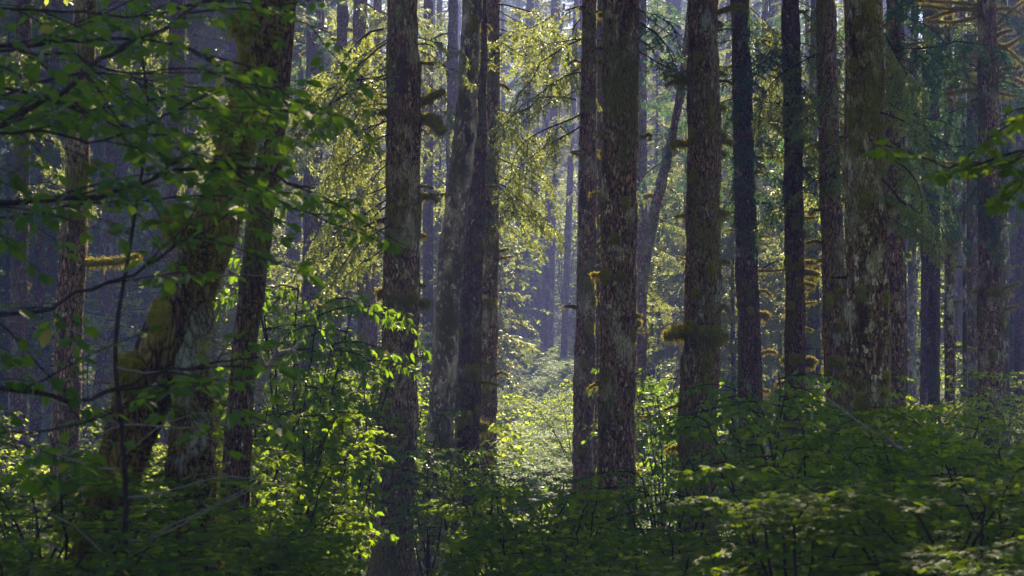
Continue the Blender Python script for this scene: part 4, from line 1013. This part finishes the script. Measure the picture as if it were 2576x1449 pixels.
random.seed(99)
OH_L = overhang('broadleaf tree off the left edge whose leafy boughs sweep across the left foreground', (-3.2, 9.0, gz(-3.2, 9.0)), (-3.4, 9.3, 10.5), [
    ([(-150, 420), (100, 300), (330, 150), (560, 20)], 9, 9.5, .022, .22, .13),
    ([(-150, 100), (60, 90), (300, 60), (560, 110), (700, 150)], 9.5, 10.5, .016, .22, .13),
    ([(-150, 500), (80, 470), (260, 470), (420, 420), (620, 430), (740, 470)], 9, 10, .020, .22, .13),
    ([(-150, 220), (80, 230), (300, 290), (470, 380), (600, 420)], 10, 11, .016, .22, .13),
    ([(-150, 760), (60, 770), (230, 720), (400, 640), (560, 560)], 9, 9.5, .016, .22, .14),
    ([(-150, 960), (60, 970), (190, 1000), (300, 960), (460, 900), (640, 880)], 9, 10, .018, .22, .14),
    ([(-150, 300), (200, 200), (460, 230), (600, 260), (690, 330)], 10.5, 12, .012, .20, .13),
    ([(-150, 0), (150, 0), (400, 40), (620, 0), (850, 60)], 11, 13, .014, .20, .13),
    ([(-150, 560), (200, 520), (500, 480), (700, 500), (880, 560)], 11.5, 13.5, .012, .18, .15),
    ([(-150, 170), (120, 150), (330, 190), (520, 180), (660, 230)], 8.5, 9.5, .012, .22, .12),
    ([(-150, 380), (60, 370), (260, 400), (440, 330), (560, 300)], 9, 9.5, .012, .22, .12),
    ([(-150, 260), (100, 280), (400, 240), (620, 200), (780, 190)], 12, 13, .012, .22, .12),
    ([(-150, 1100), (100, 1080), (300, 1060), (450, 1010), (560, 1020)], 8.5, 9.5, .010, .20, .17),
], .088, OVAL, 'oval')
random.seed(101)
OH_R = overhang('maple off the right edge whose dark leafy bough hangs into the upper right', (3.6, 10.0, gz(3.6, 10.0)), (3.7, 10.2, 9.5), [
    ([(2800, 330), (2640, 340), (2500, 380), (2400, 395), (2300, 375)], 10, 9.6, .014, .20, .07),
    ([(2800, 300), (2680, 300), (2560, 330), (2470, 350)], 9.6, 9.4, .012, .20, .07),
    ([(2800, 260), (2640, 280), (2580, 280), (2520, 300)], 10.3, 10, .012, .20, .07),
    ([(2800, 380), (2640, 400), (2560, 430), (2480, 440)], 10, 10, .012, .20, .07),
    ([(2800, 420), (2660, 440), (2580, 470), (2530, 490)], 10, 10, .012, .18, .08),
], .085, MAPLE7, 'maple', sub=.38)
def add_shade_crown(root, k, x, y, z, s):  # out-of-view broadleaf crowns, placed to shade the foreground below
    c = link('crown', SHADE_CROWN[k], root, Vector((x, y, z)) - Vector(root.location)); c.scale = (s, s, s * .8); c.rotation_euler = (0, 0, x * 7)
add_shade_crown(Ml.root, 1, -3.6, 17.5, 15.2, .9); add_shade_crown(Ml.root, 0, -5.8, 15.5, 14.5, .8)
add_shade_crown(B.root, 1, .3, 31, 22, 1.0); add_shade_crown(B.root, 0, -.8, 26, 17.5, .9)  # set well ahead of the alder's trunk to keep sun off the left boughs
add_shade_crown(OH_L, 0, -3.6, 10.5, 12.5, .8)
add_shade_crown(OH_R, 1, 4.2, 12.5, 12.6, .9); add_shade_crown(OH_R, 0, 1.8, 15, 13.6, .8); add_shade_crown(OH_R, 0, 5.5, 17, 14.5, .9)
random.seed(17)
OT = tree('unseen tree added outside the right side of the view to shade the shrubs', [(2760, 0, 60), (2770, 1100, 70)], 27, 'spruce', group=None)  # added out of view, with broadleaf crowns, to block sun over the right foreground
add_shade_crown(OT.root, 1, 4.6, 26.5, 14.0, .9); add_shade_crown(OT.root, 0, 7.8, 27, 15.0, .9)
# fine pale dead twigs in front of the leaning maple
tw = thing('dead_sapling', 'thin pale leafless sapling in front of the leaning mossy maple', 'sapling', (W(300, 900, 11)[0], 11, gz(W(300, 900, 11)[0], 11)))
b0 = np.array(tw.location)
mb = MB(); stp = spline([b0, W(310, 1100, 11), W(290, 900, 11), W(330, 600, 11.2), W(370, 300, 11.3), W(350, 60, 11.4)], 50) - b0
tube(mb, stp, np.linspace(.022, .006, 50), 6, 0); link('stem', mb.mesh('stem', [M['twig']]), tw)
for k in range(16):
    i = random.randint(6, 46); mb = MB(); d = unit([random.choice((-1, 1)) * random.uniform(.5, 1), random.uniform(-.4, .4), random.uniform(-.1, .7)]); p = [stp[i]]
    for q in range(9): d = unit(d + rng.normal(0, .14, 3)); p.append(p[-1] + d * random.uniform(.06, .16))
    tube(mb, p, np.linspace(.007, .002, 10), 4, 0); link('twig', mb.mesh('twig', [M['twig_pale']]), tw)

# pale broken dead wood lying in the shrubs left of centre
def dead_wood(label, pts, D, w, branches, name='dead_branch'):
    p0 = W(*pts[0], D); root = thing(name, label, 'dead wood', p0)
    mb = MB(); path = spline([W(a, b, D) for a, b in pts], 40) - p0
    tube(mb, path, np.linspace(w, w * .25, 40), 8, 0, bump=.35, bscale=9, seed=4)
    for bp in branches:
        q = spline([W(a, b, D, -.2 * k) for k, (a, b) in enumerate(bp)], 16) - p0; tube(mb, q, np.linspace(w * .45, .004, 16), 5, 0, bump=.3, bscale=14)
    link('wood', mb.mesh('wood', [M['twig_pale']]), root)
dead_wood('pale broken dead bough caught in the shrubs right of the leaning maple', [(640, 1010), (672, 930), (700, 890), (735, 880), (762, 858)], 23, .06, [[(690, 900), (700, 850), (722, 800)], [(672, 930), (655, 890), (660, 850)], [(700, 890), (690, 860)], [(735, 880), (760, 890)]])
dead_wood('bare pinkish twiggy bough hanging beside the moss collar trunk', [(905, 610), (912, 650), (925, 690), (935, 735)], 44, .03, [[(912, 640), (900, 670)], [(920, 680), (940, 700), (950, 705)]])
dead_wood('long grey leaning dead stem among the shrubs at the lower right', [(2380, 1190), (2250, 1120), (2130, 1040), (2060, 985)], 16, .022, [[(2250, 1120), (2200, 1060), (2190, 1010)], [(2310, 1150), (2330, 1080)]])

# ---------------------------------------------------------------- ferns and low ground cover (stuff)
def fern_cloud(name, n, xr, yr, sc, mat, seed, matn='fern', fr=(11, 17)):
    r = np.random.default_rng(seed); P, D, U, S = [], [], [], []
    for k in range(n):
        y = r.uniform(*yr); x = (r.uniform(*xr) - 1288) * K * y
        z = gz(x, y); nf = r.integers(*fr); s = sc * r.uniform(.7, 1.35)
        for f in range(nf):
            az = f / nf * 6.283 + r.uniform(-.3, .3); ln = s * r.uniform(.7, 1.15); m = 13
            t = np.linspace(.08, 1, m); out = ln * t * (1 - .12 * t); up = ln * (.95 * np.sin(t * 1.9) * .8 - .28 * t * t)
            c, s_ = math.cos(az), math.sin(az)
            pts = np.stack([x + c * out, y + s_ * out, z + up], 1)
            tan = unit(np.gradient(pts, axis=0)); side = unit(np.cross(tan, UP))
            wv = .17 * ln * np.sin(np.pi * np.clip(t * .92 + .08, 0, 1))**.7
            for e in (-1, 1):
                P.append(pts); D.append(unit(side * e + tan * .35 - UP * .12)); U.append(np.tile(UP, (m, 1)) + r.normal(0, .2, (m, 3))); S.append(wv)
    P, D, U, S = map(np.concatenate, (P, D, U, S))
    mb = MB(); mb.place(BLADE[0], BLADE[1], P, frames_from(D, unit(U)), np.stack([S, np.full(len(S), .036 * sc), S], 1), 0)
    o = link(name, mb.mesh(name, [M[matn]])); o['kind'] = 'stuff'; o['label'] = mat; o['category'] = 'ferns'
fern_cloud('fern_bed', 700, (1180, 1520), (52, 112), 1.15, 'bed of arching sword ferns covering the misty slope', 1)
fern_cloud('fern_bed', 650, (-80, 1180), (36, 112), .8, 'dim carpet of ferns between the left trunks', 2)
fern_cloud('fern_bed', 650, (1520, 2660), (36, 112), .8, 'dim carpet of ferns between the right trunks', 3)

def leaf_cover(name, n, xr, yr, hmax, size, mat, label, seed, tpl=HEX):
    r = np.random.default_rng(seed)
    y = r.uniform(yr[0], yr[1], n); x = (r.uniform(xr[0], xr[1], n) - 1288) * K * y
    kp = (y < 57) | (x / y / K + 1288 < 1215) | (x / y / K + 1288 > 1480) | (y > 112); x, y = x[kp], y[kp]; n = len(x)
    cl = fbm(np.stack([x * .8, y * .8, x * 0], 1), seed, 3)
    z = ground_z(x, y) + np.clip(.35 + cl, .05, 1.2) * hmax * r.uniform(.1, 1, n)
    d = unit(np.stack([r.normal(0, 1, n), r.normal(0, 1, n), r.normal(-.2, .35, n)], 1)); u = unit(np.stack([r.normal(0, .4, n), r.normal(0, .4, n), np.ones(n)], 1))
    mb = MB(); mb.place(tpl[0], tpl[1], np.stack([x, y, z], 1), frames_from(d, u), size * r.uniform(.6, 1.3, n), 0)
    o = link(name, mb.mesh(name, [M[mat]])); o['kind'] = 'stuff'; o['label'] = label; o['category'] = 'ground cover'
leaf_cover('ground_cover', 50000, (-120, 2700), (9, 50), .6, .07, 'maple', 'low leafy ground cover under the near shrubs', 4)
leaf_cover('ground_cover', 120000, (-120, 2700), (40, 125), 1.0, .12, 'midleaf', 'low leafy ground cover among the far trunks', 5)
# leafy far slope that closes the view
leaf_cover('hillside_foliage', 160000, (-400, 3000), (120, 250), 5.5, .30, 'midleaf', 'mass of sunlit leaves on the far hillside', 6)

# ---------------------------------------------------------------- haze
hb = MB()
x0, x1, y0, y1, z0, z1 = -420, 420, -70, 710, -2.5, 75
hv = [(x0, y0, z0), (x1, y0, z0), (x1, y1, z0), (x0, y1, z0), (x0, y0, z1), (x1, y0, z1), (x1, y1, z1), (x0, y1, z1)]
hb.add(hv, [[0, 3, 2, 1], [4, 5, 6, 7], [0, 1, 5, 4], [1, 2, 6, 5], [2, 3, 7, 6], [3, 0, 4, 7]], 0)
hm, ht = new_mat('haze')
pv = ht.nodes.new('ShaderNodeVolumePrincipled')
pv.inputs['Color'].default_value = (.32, .39, 1.0, 1)
pv.inputs['Density'].default_value = .0016
pv.inputs['Anisotropy'].default_value = .3
ho = ht.nodes.new('ShaderNodeOutputMaterial'); ht.links.new(pv.outputs[0], ho.inputs['Volume'])
hz = link('haze', hb.mesh('haze', [hm])); hz['kind'] = 'stuff'; hz['label'] = 'thin bluish haze between the trunks'; hz['category'] = 'haze'
